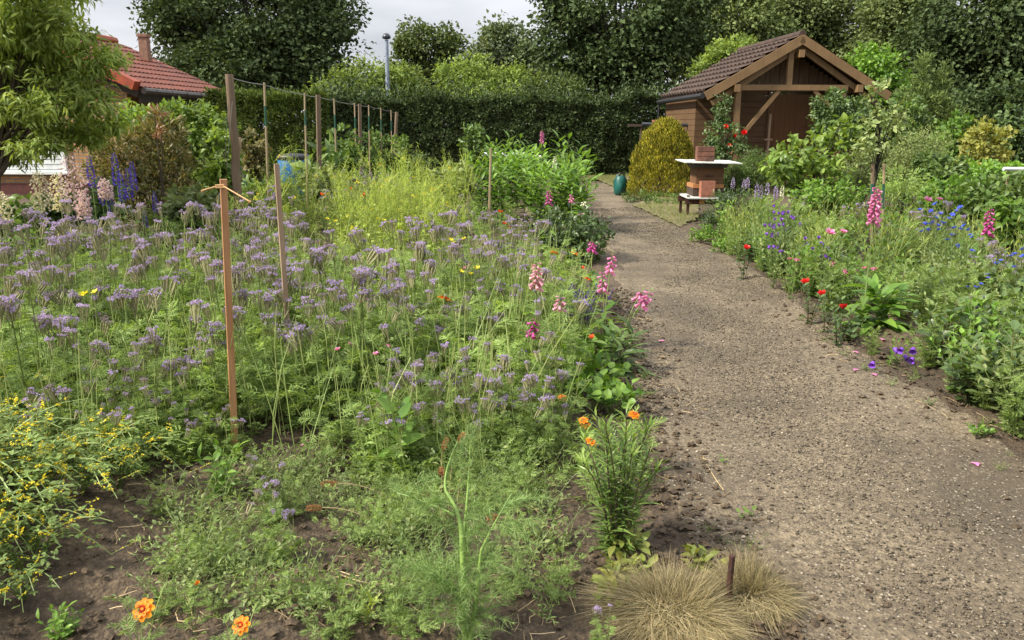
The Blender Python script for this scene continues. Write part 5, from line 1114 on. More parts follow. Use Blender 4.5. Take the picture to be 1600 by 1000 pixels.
WIL['parts'][1][1].materials[0] = leafmat('willow_leaf', (.07, .125, .026), (.15, .215, .055), .33, .4, .45)
place(WIL, base(962, 862), 'upright dark stemmed willowy plant with narrow leaves at the left path edge', s=.98)
MAT['primrose'] = leafmat('primrose_leaf', (.15, .19, .04), (.3, .29, .08), .35, .45, .3)
PRIM = [herb('yellowing_primrose', 'primrose', 610 + k, .09, .07, 7, leafT(.45, .45, .12, (.2, .6, 1, .9, 0)), .07, 5, MAT['primrose'], MAT['stem'], .9, .2, .1, basal=(leafT(.45, .6, .12, (.2, .6, 1, .9, 0)), 9, .085)) for k in range(2)]
for k, (px, py, s, lab) in enumerate(((985, 862, 1, 'yellow green primrose clump behind the dry grass tuft'), (1095, 893, .95, 'yellow green primrose clump behind the iron rod'), (960, 905, 1, 'yellow green primrose clump left of the other primroses'), (1000, 900, .85, 'yellowing primrose between the left clump and dry tuft'), (965, 945, .9, 'lowest primrose clump touching the dry grass tuft'))):
    place(PRIM[k % 2], base(px, py), lab, 'yellowing primroses', s=s)
# dry fescue tufts
def tuft(label, c, R, H, n, seed):
    rg = np.random.default_rng(seed); a = rg.uniform(0, 6.28, n); el = np.arccos(rg.uniform(.05, 1, n)); L = rg.uniform(.75, 1.1, n)
    d = np.stack([np.sin(el) * np.cos(a), np.sin(el) * np.sin(a), np.cos(el)], 1); tip = d * np.array([R, R, H]) * L[:, None]; r0 = rg.uniform(0, .35, n)[:, None] * d * [R, R, 0]
    mid_ = (r0 + tip) / 2 + np.array([0, 0, H * .22]) * np.sin(el)[:, None] + rdir(rg, n) * R * .06; tip = tip - np.array([0, 0, .04]) * (np.sin(el) ** 2)[:, None] + rdir(rg, n) * R * .2; tip[:, 2] = np.maximum(tip[:, 2], .004)
    lk = .62 + .75 * (vnoise(a * 1.1 + seed, el * 2.2, seed) + .5); tip = r0 + (tip - r0) * lk[:, None]; w_ = rg.random(n) < .16; fl_ = rdir(rg, n, -.05, .25); tip[w_] = r0[w_] + fl_[w_] * R * rg.uniform(.5, 1.15, (w_.sum(), 1)) + [0, 0, .03]; st_ = rg.random(n) < .05; tip[st_] += rdir(rg, st_.sum(), 0, 1) * R * .3; tip[:, 2] = np.maximum(tip[:, 2], .006)
    sd = unit(np.cross(d, rdir(rg, n))) * .0011
    v = np.stack([r0 - sd, r0 + sd, mid_ + sd, mid_ - sd, tip], 1).reshape(-1, 3); k = np.arange(n)[:, None] * 5
    o = empty('dry_grass_tuft', c, label, 'grass tuft', 'dry grass tufts'); obj('blade', MB().add(v, [k + np.array([[0, 1, 2, 3]]), k + np.array([[3, 2, 4]])]).mesh('blade', MAT['fescue']), o)
    return tag(o.children[0], kind='stuff')
tuft('straw coloured domed grass tuft left of the rusty iron rod', (P(1052, 960, 2.36)[0], 2.34, 0), .26, .142, 9500, 71)
tuft('straw coloured grass tuft right of the rusty iron rod', (P(1168, 960, 2.44)[0], 2.44, 0), .205, .145, 7000, 72)
# fennel
rg = np.random.default_rng(81); fb = np.array([P(727, 990, 2.22)[0], 2.22, 0]); o = empty('fennel', fb, 'feathery green fennel with thick pale stems in the foreground centre', 'fennel'); st, th = MB(), MB()
def fst(a, c, b, r0, r1): q = bez(a, c, b, 8); st.tube(q, np.linspace(r0, r1, 8), 8, cap=False); return q
def toF(px, py, Y): return P(px, py, Y) - fb
q1 = fst((0, 0, -.03), (0, 0, .16), toF(722, 840, 2.25), .0125, .009); q2 = fst(q1[-1], toF(720, 800, 2.27), toF(697, 768, 2.3), .009, .0045); q3 = fst(q1[-1] - [0, 0, .01], toF(731, 800, 2.27), toF(735, 690, 2.33), .006, .002)
q4 = fst(q2[-1], toF(690, 740, 2.32), toF(715, 690, 2.36), .0045, .0012); q5 = fst((.012, 0, -.02), (.03, -.02, .1), toF(752, 860, 2.2), .010, .0045); q6 = fst(toF(724, 950, 2.2), toF(716, 915, 2.2), toF(660, 890, 2.25), .007, .002)
q7 = fst(q5[-1], toF(770, 820, 2.2), toF(800, 770, 2.25), .0045, .001); q8 = fst(q2[3], toF(660, 780, 2.3), toF(620, 770, 2.35), .003, .001)
ends = []
for q, k in ((q1, 26), (q2, 9), (q3, 10), (q4, 8), (q5, 40), (q6, 40), (q7, 20), (q8, 9)):
    for _ in range(k):
        p, dd = at(q, rg.uniform(.15, 1)); d = unit(dd * .5 + rdir(rg, 1, -.4, .8)[0]); L = rg.uniform(.07, .17); e_ = p + d * L + [0, 0, -.02]; c = (p + e_) / 2 + [0, 0, .02]; ends.append((bez(p, c, e_, 6)))
for b in ends:
    th.tube(b, np.linspace(.0011, .0004, 6), 3, cap=False)
    n_ = 70; t = rg.uniform(.1, 1, n_); p = np.array([at(b, x)[0] for x in t]); d = unit(unit(b[-1] - b[0]) * .8 + rdir(rg, n_)); L = rg.uniform(.02, .055, n_); sd = unit(np.cross(d, rdir(rg, n_))) * .0008
    v = np.stack([p - sd, p + sd, p + d * L[:, None]], 1).reshape(-1, 3); th.add(v, [np.arange(n_ * 3).reshape(-1, 3)])
obj('stem', st.mesh('stem', MAT['fennel_stem'], True), o); f_ = obj('feathery_leaf', th.mesh('feathery_leaf', MAT['fennel']), o)
# yellow melilot sprawling at the lower left
MAT['melilot'] = leafmat('melilot_leaf', (.09, .145, .04), (.18, .24, .07), .38, .45, .3)
MEL = []
for k in range(4):
    rg = np.random.default_rng(620 + k); st, fo, fl = MB(), MB(), MB()
    for s in range(9):
        a = rg.uniform(-1.0, 1.0) ; R = rg.uniform(.2, .5); tip = np.array([R * math.cos(a), R * math.sin(a) - .1, rg.uniform(.04, .42)]); pts = bez((0, 0, -.02), (tip[0] * .4, tip[1] * .4, .38), tip, 7); st.tube(pts, np.linspace(.0045, .002, 7), 3)
        n_ = 17; t = rg.uniform(.1, .95, n_); c = np.array([at(pts, x)[0] for x in t]) + rdir(rg, n_) * .03; c3 = np.repeat(c, 3, 0); d = rdir(rg, n_ * 3, -.1, .7); fo.scatter(OVATE, c3, frames(d, np.tile([[0, 0, 1.]], (n_ * 3, 1)) + rdir(rg, n_ * 3) * .3), rg.uniform(.016, .032, n_ * 3))
        for w_ in range(3):
            p, _ = at(pts, rg.uniform(.45, 1)); e_ = p + np.array([rg.normal() * .05, rg.normal() * .04, rg.uniform(-.02, .06)]); t = rg.uniform(0, 1, 14)[:, None]; d = rdir(rg, 14, -.6, .2); st.tube([p, e_], .001, 3); fl.scatter(L4, p + (e_ - p) * t, frames(d, rdir(rg, 14)), .0115)
    MEL.append(variant('yellow_melilot', 'melilot', [('stem', Sh('stem', st, MAT['stem']), None), ('foliage', Sh('foliage', fo, MAT['melilot']), None), ('flower_spike', Sh('flower_spike', fl, MAT['yellow']), None)]))
for p in sample(gp((-140, 900), (60, 880), (150, 800), (230, 720), (-160, 700)), 24, np.random.default_rng(82), .09): place(MEL[random.randrange(4)], (p[0], p[1], hgt(*p) - .01), 'sprawling yellow melilot with tiny yellow racemes at the lower left', 'yellow melilot plants', rz=random.uniform(-1.1, .5), s=random.uniform(.8, 1.1))
for p in sample(gp((-160, 985), (40, 975), (60, 900), (-140, 890)), 5, np.random.default_rng(84), .1): place(MEL[random.randrange(4)], (p[0], p[1], hgt(*p) - .01), 'yellow melilot lying lowest over the bare soil at the left edge', 'yellow melilot plants', rz=random.uniform(-1.1, .3), s=random.uniform(.6, .85))
for p in sample(gp((-140, 700), (140, 700), (60, 620), (-160, 620)), 4, np.random.default_rng(83), .1): place(MEL[random.randrange(4)], (p[0], p[1], hgt(*p) - .01), 'taller yellow melilot mixed into the lilac flowers at the left edge', 'yellow melilot plants', rz=random.uniform(-1.1, .5), s=1.0)
# low weeds in the foreground
WEED = [herb('low_weed', 'weed', 630 + k, .2, .2, 8, (LANCE, OVATE, L4N, FRONDLO)[k], (.03, .026, .036, .05)[k], 11, MAT[('phac', 'grey_green', 'grey_green', 'phac')[k]], MAT['stem'], 1.1, .3, .05, srad=.0016) for k in range(4)]
GW = 'low foreground weeds'
for poly, n_, lab in ((gp((230, 800), (400, 760), (420, 820), (330, 860)), 12, 'low weed at the foot of the tall fresh stake'), (gp((400, 740), (620, 740), (620, 820), (450, 830)), 32, 'low green weed in front of the lilac flowers, left of the fennel'), (gp((620, 740), (880, 700), (890, 800), (640, 830)), 34, 'low green weed between the fennel top and the willowy plant'), (gp((540, 830), (700, 830), (690, 920), (560, 900)), 18, 'small weed beside the dead twigs left of the fennel'), (gp((760, 830), (900, 830), (880, 960), (790, 960)), 12, 'small weed on the soil between fennel and primroses'), (gp((280, 850), (420, 850), (420, 990), (240, 990)), 28, 'small weed on the bare soil near the lower left marigolds'), (gp((430, 930), (640, 930), (640, 1010), (420, 1010)), 14, 'small weed at the bottom edge left of the fennel')):
    for p in sample(poly, n_, RG, .06): place(WEED[RG.integers(4)], (p[0], p[1], hgt(*p) - .005), lab, GW, s=RG.uniform(.6, 1.15), rz=RG.uniform(0, 6.28), tilt=(RG.normal() * .15, RG.normal() * .15))
BROAD = herb('broad_leaved_weed', 'weed', 640, .2, .12, 7, leafT(.42, .3, .1), .07, 8, MAT['lush'], MAT['stem'], 1.2, .3, .1)
place(BROAD, base(345, 775), 'broad leaved green weed right beside the foot of the fresh stake', s=1.2)
place(BROAD, base(90, 1000), 'light green broad leaves at the lower left corner', s=.6)
place(BROAD, base(110, 985), 'light green broad leaved seedling beside the lower left marigold', s=.45)
SPRIG = herb('willow_sprig', 'weed', 641, .13, .03, 2, LANCE, .05, 14, MAT['lime'], MAT['stem'], .8, .2, .1)
place(SPRIG, base(577, 985), 'single upright yellow green sprig among the dead twigs', s=1.0)
RAD = herb('lobed_leaf_plant', 'plant', 642, .5, .09, 4, leafT(.6, .35, .12, (.2, 1, .85, .6, 0)), .11, 6, MAT['lush'], MAT['lime'], 1.2, .2, .3)
place(RAD, under(615, 585, .5), 'pale green plant with big lobed leaves in the middle of the flower bed')
for k, (px, py, tx, ty, lab) in enumerate(((650, 815, 528, 755, 'rust brown seed spike bending left, upper of two'), (620, 850, 503, 793, 'rust brown seed spike bending left, lower of two'), (690, 800, 692, 702, 'upright rust brown seed spike above the fennel'), (700, 800, 716, 691, 'rust brown seed spike leaning right above the fennel'), (700, 830, 690, 742, 'short pale brown seed spike just left of the fennel'), (712, 830, 725, 740, 'pale brown seed spike at the fennel top'), (700, 850, 672, 772, 'small round brown seed head left of the fennel'), (840, 850, 780, 808, 'brown seed head lying right of the fennel'))):
    b = base(px, py); Yt = b[1] - .05; t = P(tx, ty, Yt); o = empty('seed_spike', b, lab, 'seed head', 'rust brown seed spikes'); d = t - b; q = bez((0, 0, 0), d * [.4, .4, .95] , d, 7); m = MB(); m.tube(q, .0018, 4); obj('stem', m.mesh('stem', MAT['straw']), o)
    dd = unit(q[-1] - q[-2]); dd = unit(dd + [(-.7 if tx < px - 20 else .25), -.1, -.1 if tx < px - 20 else .5]); n_ = 220; rg = np.random.default_rng(650 + k); L = (.065, .055, .07, .055, .04, .035, .025, .045)[k]; tt = rg.random(n_); r = .0115 * np.sin(np.pi * np.clip(tt, .06, .94)) ** .5; dr_ = rdir(rg, n_); dr_ = unit(dr_ - dd * (dr_ @ dd)[:, None])
    obj('seed_head', MB().scatter(L4, d + dd * (tt * L)[:, None] + dr_ * r[:, None] * .6, frames(unit(dr_ + dd * .6), rdir(rg, n_)), .009).mesh('seed_head', MAT['rust']), o)
# loose dead straw and litter on the soil
rg = np.random.default_rng(95); m = MB()
for k in range(420):
    if k < 260: c = G(rg.uniform(180, 900), rg.uniform(760, 1010))
    else: y_ = rg.uniform(2.3, 6.5); c = np.array([(pl(y_) + rg.normal() * .14 if k % 3 else pr(y_) + rg.normal() * .16), y_])
    L = rg.uniform(.02, .11); a = rg.uniform(0, 6.28); d = np.array([math.cos(a), math.sin(a)]) * L; q = np.array([c[:2] - d / 2, c[:2] + rg.normal(size=2) * L * .12, c[:2] + d / 2]); m.tube(np.c_[q, hgt(q[:, 0], q[:, 1]) + .008 + rg.uniform(0, .012, 3)], rg.uniform(.0009, .0019), 3)
tag(struct('straw_litter', m.mesh('straw_litter', MAT['straw']), 'stuff'), 'thin dead straw and litter strewn on the bare soil', 'litter')
# dead stalks, twigs, straw and petals
def twig(name, label, pp, r, mt, group, cat='twig', lift=.006):
    g = [G(*p) for p in pp]; pts = np.array([[q[0], q[1], hgt(q[0], q[1]) + r + lift + (p[2] if len(p) > 2 else 0)] for q, p in zip([G(p[0], p[1], p[2] if len(p) > 2 else 0) for p in pp], pp)]); c = pts.mean(0)
    m = MB(); 
    if len(pts) == 3: a_, c_, b_ = pts; pts = bez(a_, 2 * c_ - (a_ + b_) / 2, b_, 7)
    m.tube(pts - c, np.linspace(r, r * .6, len(pts)), 5); o = tag(obj(name, m.mesh(name, mt)), label, cat, group); o.location = c; return o
TG = 'dead stalks and twigs'
for pp, r, mt, lab in ((((432, 980), (470, 930, .03), (512, 918)), .0045, 'straw', 'arched pale dead stalk on the soil at lower left centre'), (((395, 930), (450, 935, .01), (515, 932)), .003, 'straw', 'pale dead stalk lying level behind the arched one'), (((442, 915), (465, 960, .01), (505, 1000)), .0035, 'bark', 'dark dead twig crossing under the arched stalk'), (((520, 910), (565, 935, .01), (600, 940)), .003, 'straw', 'dead stalk pointing right beside the lime sprig'), (((560, 940), (620, 915, .01), (645, 905)), .003, 'bark', 'brown dead twig left of the fennel stem'),
        (((1098, 718), (1112, 745), (1130, 772)), .0032, 'straw', 'pale straw stalk lying on the path in front'), (((1072, 634), (1082, 628), (1090, 617)), .003, 'straw', 'short bent pale straw on the path'), (((1002, 612), (1015, 607), (1030, 603)), .003, 'straw', 'small pale straw at the soil edge of the path'), (((990, 565), (1005, 582), (1022, 598)), .004, 'straw', 'withered pale leaf stalk below the dull foxglove rosette'), (((1020, 600), (1028, 605), (1036, 604)), .006, 'bark', 'dark stub of wood at the end of the withered stalk'),
        (((820, 880), (850, 900, .01), (870, 940)), .002, 'straw', 'thin dead straw on the soil left of the primroses'), (((860, 905), (880, 915), (900, 960)), .002, 'straw', 'thin dead straw pointing at the lone tiny phacelia')): twig('dead_stalk', lab, pp, r, MAT[mt], TG)
for px, py, r, lab in ((1092, 695, .017, 'largest dark clod of soil on the path edge'), (1094, 756, .015, 'dark soil clod nearest the pale straw stalk'), (1056, 665, .014, 'dark soil clod highest up on the path edge'), (1076, 743, .01, 'small dark soil clod left of its larger neighbour'), (1040, 640, .012, 'dark soil clod near the marigold at the path'), (1015, 665, .012, 'dark soil clod beside the willowy plant')):
    rg = np.random.default_rng(px); m = MB()
    for q in range(22): m.scatter(PEB, rdir(rg, 1) * r * .6 * [1, 1, .7], frames(rdir(rg, 1), rdir(rg, 1)), r * rg.uniform(.25, .6))
    g = base(px, py); o = tag(obj('soil_clod', m.mesh('soil_clod', MAT['clod'])), lab, 'clod', 'soil clods on the path'); o.location = (g[0], g[1], g[2] + .02 + r * .3)
PET = cup(3, .9, 1, 1.35, 1, None, bend=.2); PETM = PET.mesh('fallen_petal', MAT['pink'])
for px, py, lab in ((1337, 553, 'fallen pink foxglove petal highest at the right path edge'), (1336, 582, 'fallen pink petal in the middle of the right path edge'), (1366, 590, 'fallen pink petal closest to the violet bells'), (1378, 538, 'pale fallen petal on the soil above the violet bells'), (1525, 727, 'reddish fallen petal on the soil at the right edge'), (1034, 535, 'fallen pink petal on the left half of the path')):
    g = base(px, py); o = tag(obj('fallen_petal', PETM), lab, 'petal', 'fallen petals'); o.location = (g[0], g[1], g[2] + .022); o.scale = (.022,) * 3; o.rotation_euler[2] = px
EDGE = [herb('edge_weed', 'weed', 655 + k, .1, .1, 6, (OVATE, L4N, LANCE)[k], (.03, .035, .04)[k], 8, MAT[('mid', 'grey_green', 'grass')[k]], MAT['stem'], 1.2, .2, .05, srad=.0014, one=True) for k in range(3)]
SEED = herb('path_seedling', 'seedling', 645, .06, .03, 2, OVATE, .045, 3, MAT['lush'], MAT['stem'], 1.3, .2, .3)
for px, py, lab in ((1130, 728, 'single green seedling leaf on the path above the pale straw'), (1158, 815, 'pale green seedling on the path behind the iron rod'), (1172, 812, 'tiny seedling right of the pale one on the path')): place(SEED, base(px, py), lab, 'seedlings on the path', s=.75)
for k in range(34):
    y_ = random.uniform(2.7, 7.5); e_ = k % 2; x_ = (pr(y_) - random.uniform(-.1, .16)) if e_ else (pl(y_) + random.uniform(-.12, .1))
    place1(EDGE[k % 3], (x_, y_, hgt(x_, y_)), 'tiny weed creeping in at the right edge of the path' if e_ else 'tiny weed creeping in at the left edge of the path', 'tiny weeds at the path edges', random.uniform(0, 6.28), random.uniform(.3, .7))
place(WEED[2], base(1170, 862), 'small weed tuft on the path behind the iron rod', GW, s=.45)
MAT['ymaple'] = leafmat('ymaple_leaf', (.13, .15, .035), (.25, .24, .06), .35, .5, .25)
# ------------------------------------------------------------------ shed climbers and right background
rp_ = [P(px, py, 18.9) for px, py in ((1133, 200), (1163, 209), (1147, 214), (1140, 229))]
leafy('climbing_rose', 'rose', 'dark climbing rose with red blooms on the shed porch post', np.array([P(1135, 250, 19.1)[0], 19.1, 0]), [lobe(1130, 215, 19.1, 28, 32), lobe(1120, 240, 19, 26, 20), lobe(1128, 175, 19.3, 13, 26), lobe(1155, 225, 19, 14, 16)], 2400, MAT['deep'], .075, 701, OVATE, 14, .14, .3, .2, nst=14, extra=([F_rose[1], F_rose[0]], rp_, .085))
leafy('porch_climber', 'shrub', 'dark green climber covering the right post of the shed porch', np.array([P(1300, 230, 19.3)[0], 19.3, 0]), [lobe(1298, 165, 19.3, 26, 24), lobe(1290, 200, 19.2, 22, 30), lobe(1325, 190, 19.2, 34, 40)], 4200, MAT['deep'], .085, 702, OVATE, 16, .16, .35, .1, nst=14)
leafy('pear_shrub', 'shrub', 'glossy bright green shrub with large leaves in front of the shed door', np.array([P(1255, 260, 12.2)[0], 12.2, 0]), [lobe(1240, 245, 12.2, 46, 30), lobe(1300, 235, 12.4, 42, 36), lobe(1325, 205, 12.5, 26, 24), lobe(1215, 265, 12, 28, 26), lobe(1270, 275, 12.2, 60, 28)], 1700, MAT['bright'], .105, 703, OVATE, 10, .12, .3, .25, nst=20)
yt = tree('young_fruit_tree', 'fruit tree', 'young fruit tree with small grey green leaves between two short stakes', np.array([P(1362, 330, 9.6)[0], 9.6, 0]), [lobe(1378, 205, 9.6, 40, 38), lobe(1360, 235, 9.6, 26, 20), lobe(1395, 170, 9.6, 22, 26), lobe(1372, 150, 9.6, 16, 20)], 620, MAT['grey_green'], MAT['bark_dark'], .065, .026, 704, OVATE, 8, .1, .4, None, 24, .1, .6)
for px, lab in ((1364, 'brown stake with a dark tie beside the young fruit tree trunk'), (1381, 'thin silvery stake right of the young fruit tree trunk')): stick('tree_stake', 'stake', lab, px, 256, 9.5, (px - 1, 310), .022 if px < 1370 else .014, MAT['post'] if px < 1370 else MAT['stake_grey'], 'stakes of the young fruit tree', tape=(.55, .8), sides=7)
for (px, py, Y, rx, ry, lab, mt, sd, n, sz, T) in ((1435, 235, 13.5, 50, 34, 'fine leaved grey green bush right of the young fruit tree', 'grey_green', 711, 6500, .05, L4N), (1345, 262, 13, 34, 28, 'fine leaved soft bush left of the young fruit tree', 'grey_green', 712, 3600, .05, L4N), (1190, 262, 14.5, 40, 26, 'feathery dark green bush between the hive and glossy shrub', 'mid', 713, 5000, .06, L4N), (1150, 275, 14.9, 30, 26, 'dark feathery bush right behind the bee hive', 'mid', 714, 3500, .06, L4N),
        (1545, 225, 16, 36, 36, 'yellowish young maple bush before the dark hedge', 'ymaple', 715, 1500, .1, L4W), (1490, 215, 17, 34, 40, 'light green shrub left of the yellowish maple bush', 'lush', 716, 1600, .1, OVATE), (1590, 215, 17.5, 34, 50, 'dark shrub at the far right behind the maple bush', 'deep', 717, 2600, .11, OVATE), (1410, 195, 18.5, 44, 44, 'leafy mid green shrub between fruit tree and wispy tree', 'mid', 718, 3200, .1, OVATE), (1500, 300, 10.5, 50, 26, 'raspberry bush with layered leaves, centre of the right back', 'lush', 719, 1300, .09, OVATE), (1570, 300, 10, 55, 28, 'raspberry bush with layered leaves at the right edge', 'mid', 720, 1500, .09, OVATE), (1590, 340, 8.6, 40, 24, 'low leafy bush in front of the right edge raspberry', 'lush', 721, 700, .08, OVATE), (1470, 262, 13, 44, 22, 'green leafy bush beyond the raspberries with hanging leaves', 'mid', 722, 1500, .09, OVATE), (1545, 272, 13.5, 50, 22, 'broad leafy bush under the white pipe rail', 'lush', 723, 1500, .09, OVATE), (1410, 285, 11, 40, 20, 'pale feathery bush behind the large pink foxglove', 'phac', 724, 3000, .045, L4N), (1300, 300, 10.8, 50, 20, 'yellow green bushy herb behind the right phacelias', 'lush', 725, 1500, .06, OVATE)):
    leafy('leafy_shrub', 'shrub', lab, gb(px, Y), [lobe(px, py, Y, rx, ry), lobe(px - 8, py + ry * .7, Y, rx, ry * .7)], n, MAT[mt], sz, sd, T, 16, .12, .35, .05, nst=12)
leafy('dark_leafy_bush', 'shrub', 'glossy dark green bush in front of the hive stand', base(1140, 372), [lobe(1143, 330, base(1140, 372)[1], 40, 32), lobe(1135, 355, base(1140, 372)[1], 42, 20)], 4600, MAT['deep'], .06, 731, LANCE, 14, .08, .35, -.3, nst=22)
leafy('low_box_edging', 'shrub', 'low bright green edging plant at the path corner below the hive', base(1095, 378), [lobe(1098, 366, base(1095, 378)[1], 24, 12), lobe(1125, 385, base(1110, 395)[1], 18, 14)], 900, MAT['lush'], .035, 732, OVATE, 14, .05, .3, 0, nst=10)
leafy('conifer_skirt', 'ground cover', 'low dark green ground cover at the foot of the golden conifer', base(1010, 318), [lobe(1000, 306, base(1010, 316)[1], 30, 8), lobe(1045, 312, base(1045, 322)[1], 34, 12)], 1600, MAT['mid'], .05, 733, L4, 14, .06, .3, 0, nst=8)
# lilac and white lupin row
LAV = [spire('lupin', 'lupin', 740 + k, .8, .2, 28, .024, .018, MAT[('lilac', 'white')[k]], MAT['mid'], MAT['stem'], 'floret', (LANCE, 26, .09, .9), MAT['mid'], one=True) for k in range(2)]
for k, (px, py, c, lab) in enumerate(((1146, 276, 0, 'pale lilac lupin spike just right of the hive'), (1163, 280, 0, 'pale lilac lupin spike second from the hive'), (1169, 276, 0, 'pale lilac lupin spike touching the second one'), (1190, 288, 0, 'short lilac lupin spike before the feathery bush'), (1200, 284, 0, 'lilac lupin spike beside the short one'), (1183, 292, 0, 'faint lilac lupin spike lowest in the row'), (1223, 288, 1, 'slim white lupin spike left of the white pair'), (1233, 278, 1, 'dense white lupin spike, left of the white pair'), (1244, 272, 1, 'tallest white lupin spike, right of the white pair'), (1392, 266, 1, 'white lupin spike right behind the large pink foxglove'), (1213, 290, 0, 'lilac lupin spike between the lilac and white ones'))):
    place1(LAV[c], under(px, py, .8), lab, 'lupin spikes')
# right bed filling
RB = [herb('bushy_green_herb', 'herb', 750, .5, .22, 9, OVATE, .075, 12, MAT['lush'], MAT['stem'], 1.1, .35, .1, one=True), herb('fine_leaved_herb', 'herb', 751, .55, .2, 9, FRONDLO, .12, 10, MAT['phac'], MAT['stem'], 1.0, .4, .1, one=True), herb('narrow_leaved_herb', 'herb', 752, .52, .2, 12, LANCE, .08, 18, MAT['mid'], MAT['stem'], .9, .35, .05, one=True), herb('grey_leaved_herb', 'herb', 753, .48, .2, 9, leafT(.4, .3, .1), .06, 14, MAT['grey_green'], MAT['stem'], 1.0, .3, .05, one=True), herb('dark_leaved_herb', 'herb', 754, .4, .24, 9, OVATE, .085, 11, MAT['deep'], MAT['stem_dark'], 1.15, .2, .1, one=True), herb('wiry_pale_herb', 'herb', 755, .6, .26, 14, leafT(.12, .2, .1), .07, 8, MAT['lime'], MAT['phac_stem'], .8, .3, .2, one=True)]
KEEP = [(*base(1372, 518)[:2], .13), (*(base(1372, 518)[:2] - [.05, .35]), .09), (*base(1425, 592)[:2], .05)]
def fill(poly, n, gap, label, ks, s0, s1, group, rg=RG):
    for p in sample(poly, n, rg, gap):
        if p[0] < pr(p[1]) + .08 and p[1] < YEND and p[0] > 0: continue
        if any((p[0] - q[0]) ** 2 + (p[1] - q[1]) ** 2 < q[2] for q in KEEP): continue
        place1(RB[ks[rg.integers(len(ks))]], (p[0], p[1], hgt(p[0], p[1]) - .01), label, group, rg.uniform(0, 6.28), rg.uniform(s0, s1), (rg.normal() * .08, rg.normal() * .08))
GR = 'green herbs filling the right bed'
fill(gp((1095, 395), (1195, 450), (1270, 495), (1290, 460), (1200, 405), (1130, 375)), 44, .16, 'leafy herb along the path edge of the right bed, near the hive', [0, 2, 3, 5, 3], .9, 1.3, GR)
fill(gp((1290, 505), (1370, 545), (1440, 560), (1470, 500), (1380, 450), (1290, 450)), 36, .18, 'leafy herb around the foxglove rosette in the right bed', [0, 3, 4, 1], .7, 1.05, GR)
fill(gp((1425, 592), (1500, 632), (1690, 745), (1760, 600), (1600, 520), (1470, 520)), 66, .16, 'leafy herb at the front right edge of the right bed', [0, 3, 4, 4, 3, 1], .8, 1.3, GR)
fill(gp((1200, 440), (1480, 520), (1760, 560), (1760, 420), (1500, 390), (1220, 390)), 84, .24, 'leafy herb in the middle of the right bed', [0, 1, 2, 3, 5], 1.0, 1.5, GR)
fill(gp((1160, 390), (1500, 390), (1780, 410), (1760, 340), (1450, 330), (1170, 345)), 60, .36, 'leafy herb at the back of the right bed', [0, 1, 2, 3, 1], .9, 1.3, GR)
GL = 'green plants between the trellis rows'
fill(gp((370, 372), (470, 372), (620, 340), (700, 340), (700, 305), (420, 305), (350, 330)), 44, .5, 'leafy herb behind the mustard patch around the trellis', [0, 1, 3, 1], 1.0, 1.5, GL)
fill(gp((690, 385), (830, 400), (845, 345), (760, 335), (690, 340)), 30, .32, 'leafy herb before the lush green clump', [0, 1, 3], .7, 1.1, GL)
fill(gp((800, 520), (900, 560), (955, 500), (940, 420), (850, 410), (810, 450)), 32, .18, 'leafy herb among the foxgloves left of the path', [0, 1, 3, 4], .5, .85, GL)
fill(gp((820, 700), (900, 680), (930, 600), (860, 560)), 16, .16, 'leafy herb around the marigolds left of the path', [0, 1, 1], .4, .65, GL)
fill(gp((880, 850), (990, 845), (1000, 780), (960, 720), (880, 760)), 12, .08, 'leafy herb crowding the foot of the upright willowy plant', [1, 3], .3, .5, GL)
fill(gp((-60, 440), (250, 432), (300, 415), (-120, 405)), 26, .3, 'leafy herb under the clary sage and delphiniums', [0, 0, 4, 3], .9, 1.3, GL)
fill(gp((250, 430), (345, 425), (365, 360), (230, 380)), 20, .32, 'leafy herb left of the thick trellis post', [0, 1, 3], 1.0, 1.4, GL)
for k in range(64):
    y_ = random.uniform(3.5, 11.5); x_ = pr(y_) + random.uniform(.03, .4); v_ = RB[random.choice((0, 2, 3, 4, 1) if y_ > 5 else (3, 4, 3, 1))]
    if any((x_ - q[0]) ** 2 + (y_ - q[1]) ** 2 < q[2] for q in KEEP): continue
    place1(v_, (x_, y_, hgt(x_, y_) - .01), 'low leafy herb right on the edge of the path, front of the right bed' if y_ < 6 else 'low leafy herb right on the edge of the path, far half of the right bed', GR, random.uniform(0, 6.28), random.uniform(.45, .85), (random.gauss(0, .12), random.gauss(0, .12)))
# phacelia of the right bed
for poly, n, lab, s0, s1 in ((gp((1240, 400), (1330, 400), (1330, 355), (1240, 355)), 9, 'lilac phacelia plant at the back left of the right bed', .8, .95), (gp((1390, 450), (1480, 450), (1470, 400), (1390, 400)), 8, 'faded phacelia plant between the big foxglove and the cornflowers', .8, .95), (gp((1580, 560), (1760, 600), (1760, 480), (1570, 470)), 12, 'lilac phacelia plant at the right edge of the right bed', .75, .95), (gp((1500, 540), (1580, 560), (1570, 480), (1500, 480)), 5, 'lilac phacelia plant before the right edge cornflowers', .6, .8)):
    region(poly, n, .25, lab, PH[:3], s0, s1)
fill(gp((1620, 640), (1760, 760), (2050, 700), (1950, 480), (1800, 400), (1640, 400)), 46, .3, 'leafy herb beyond the right edge of the picture, in the right bed', [0, 1, 3, 4], .9, 1.4, GR)
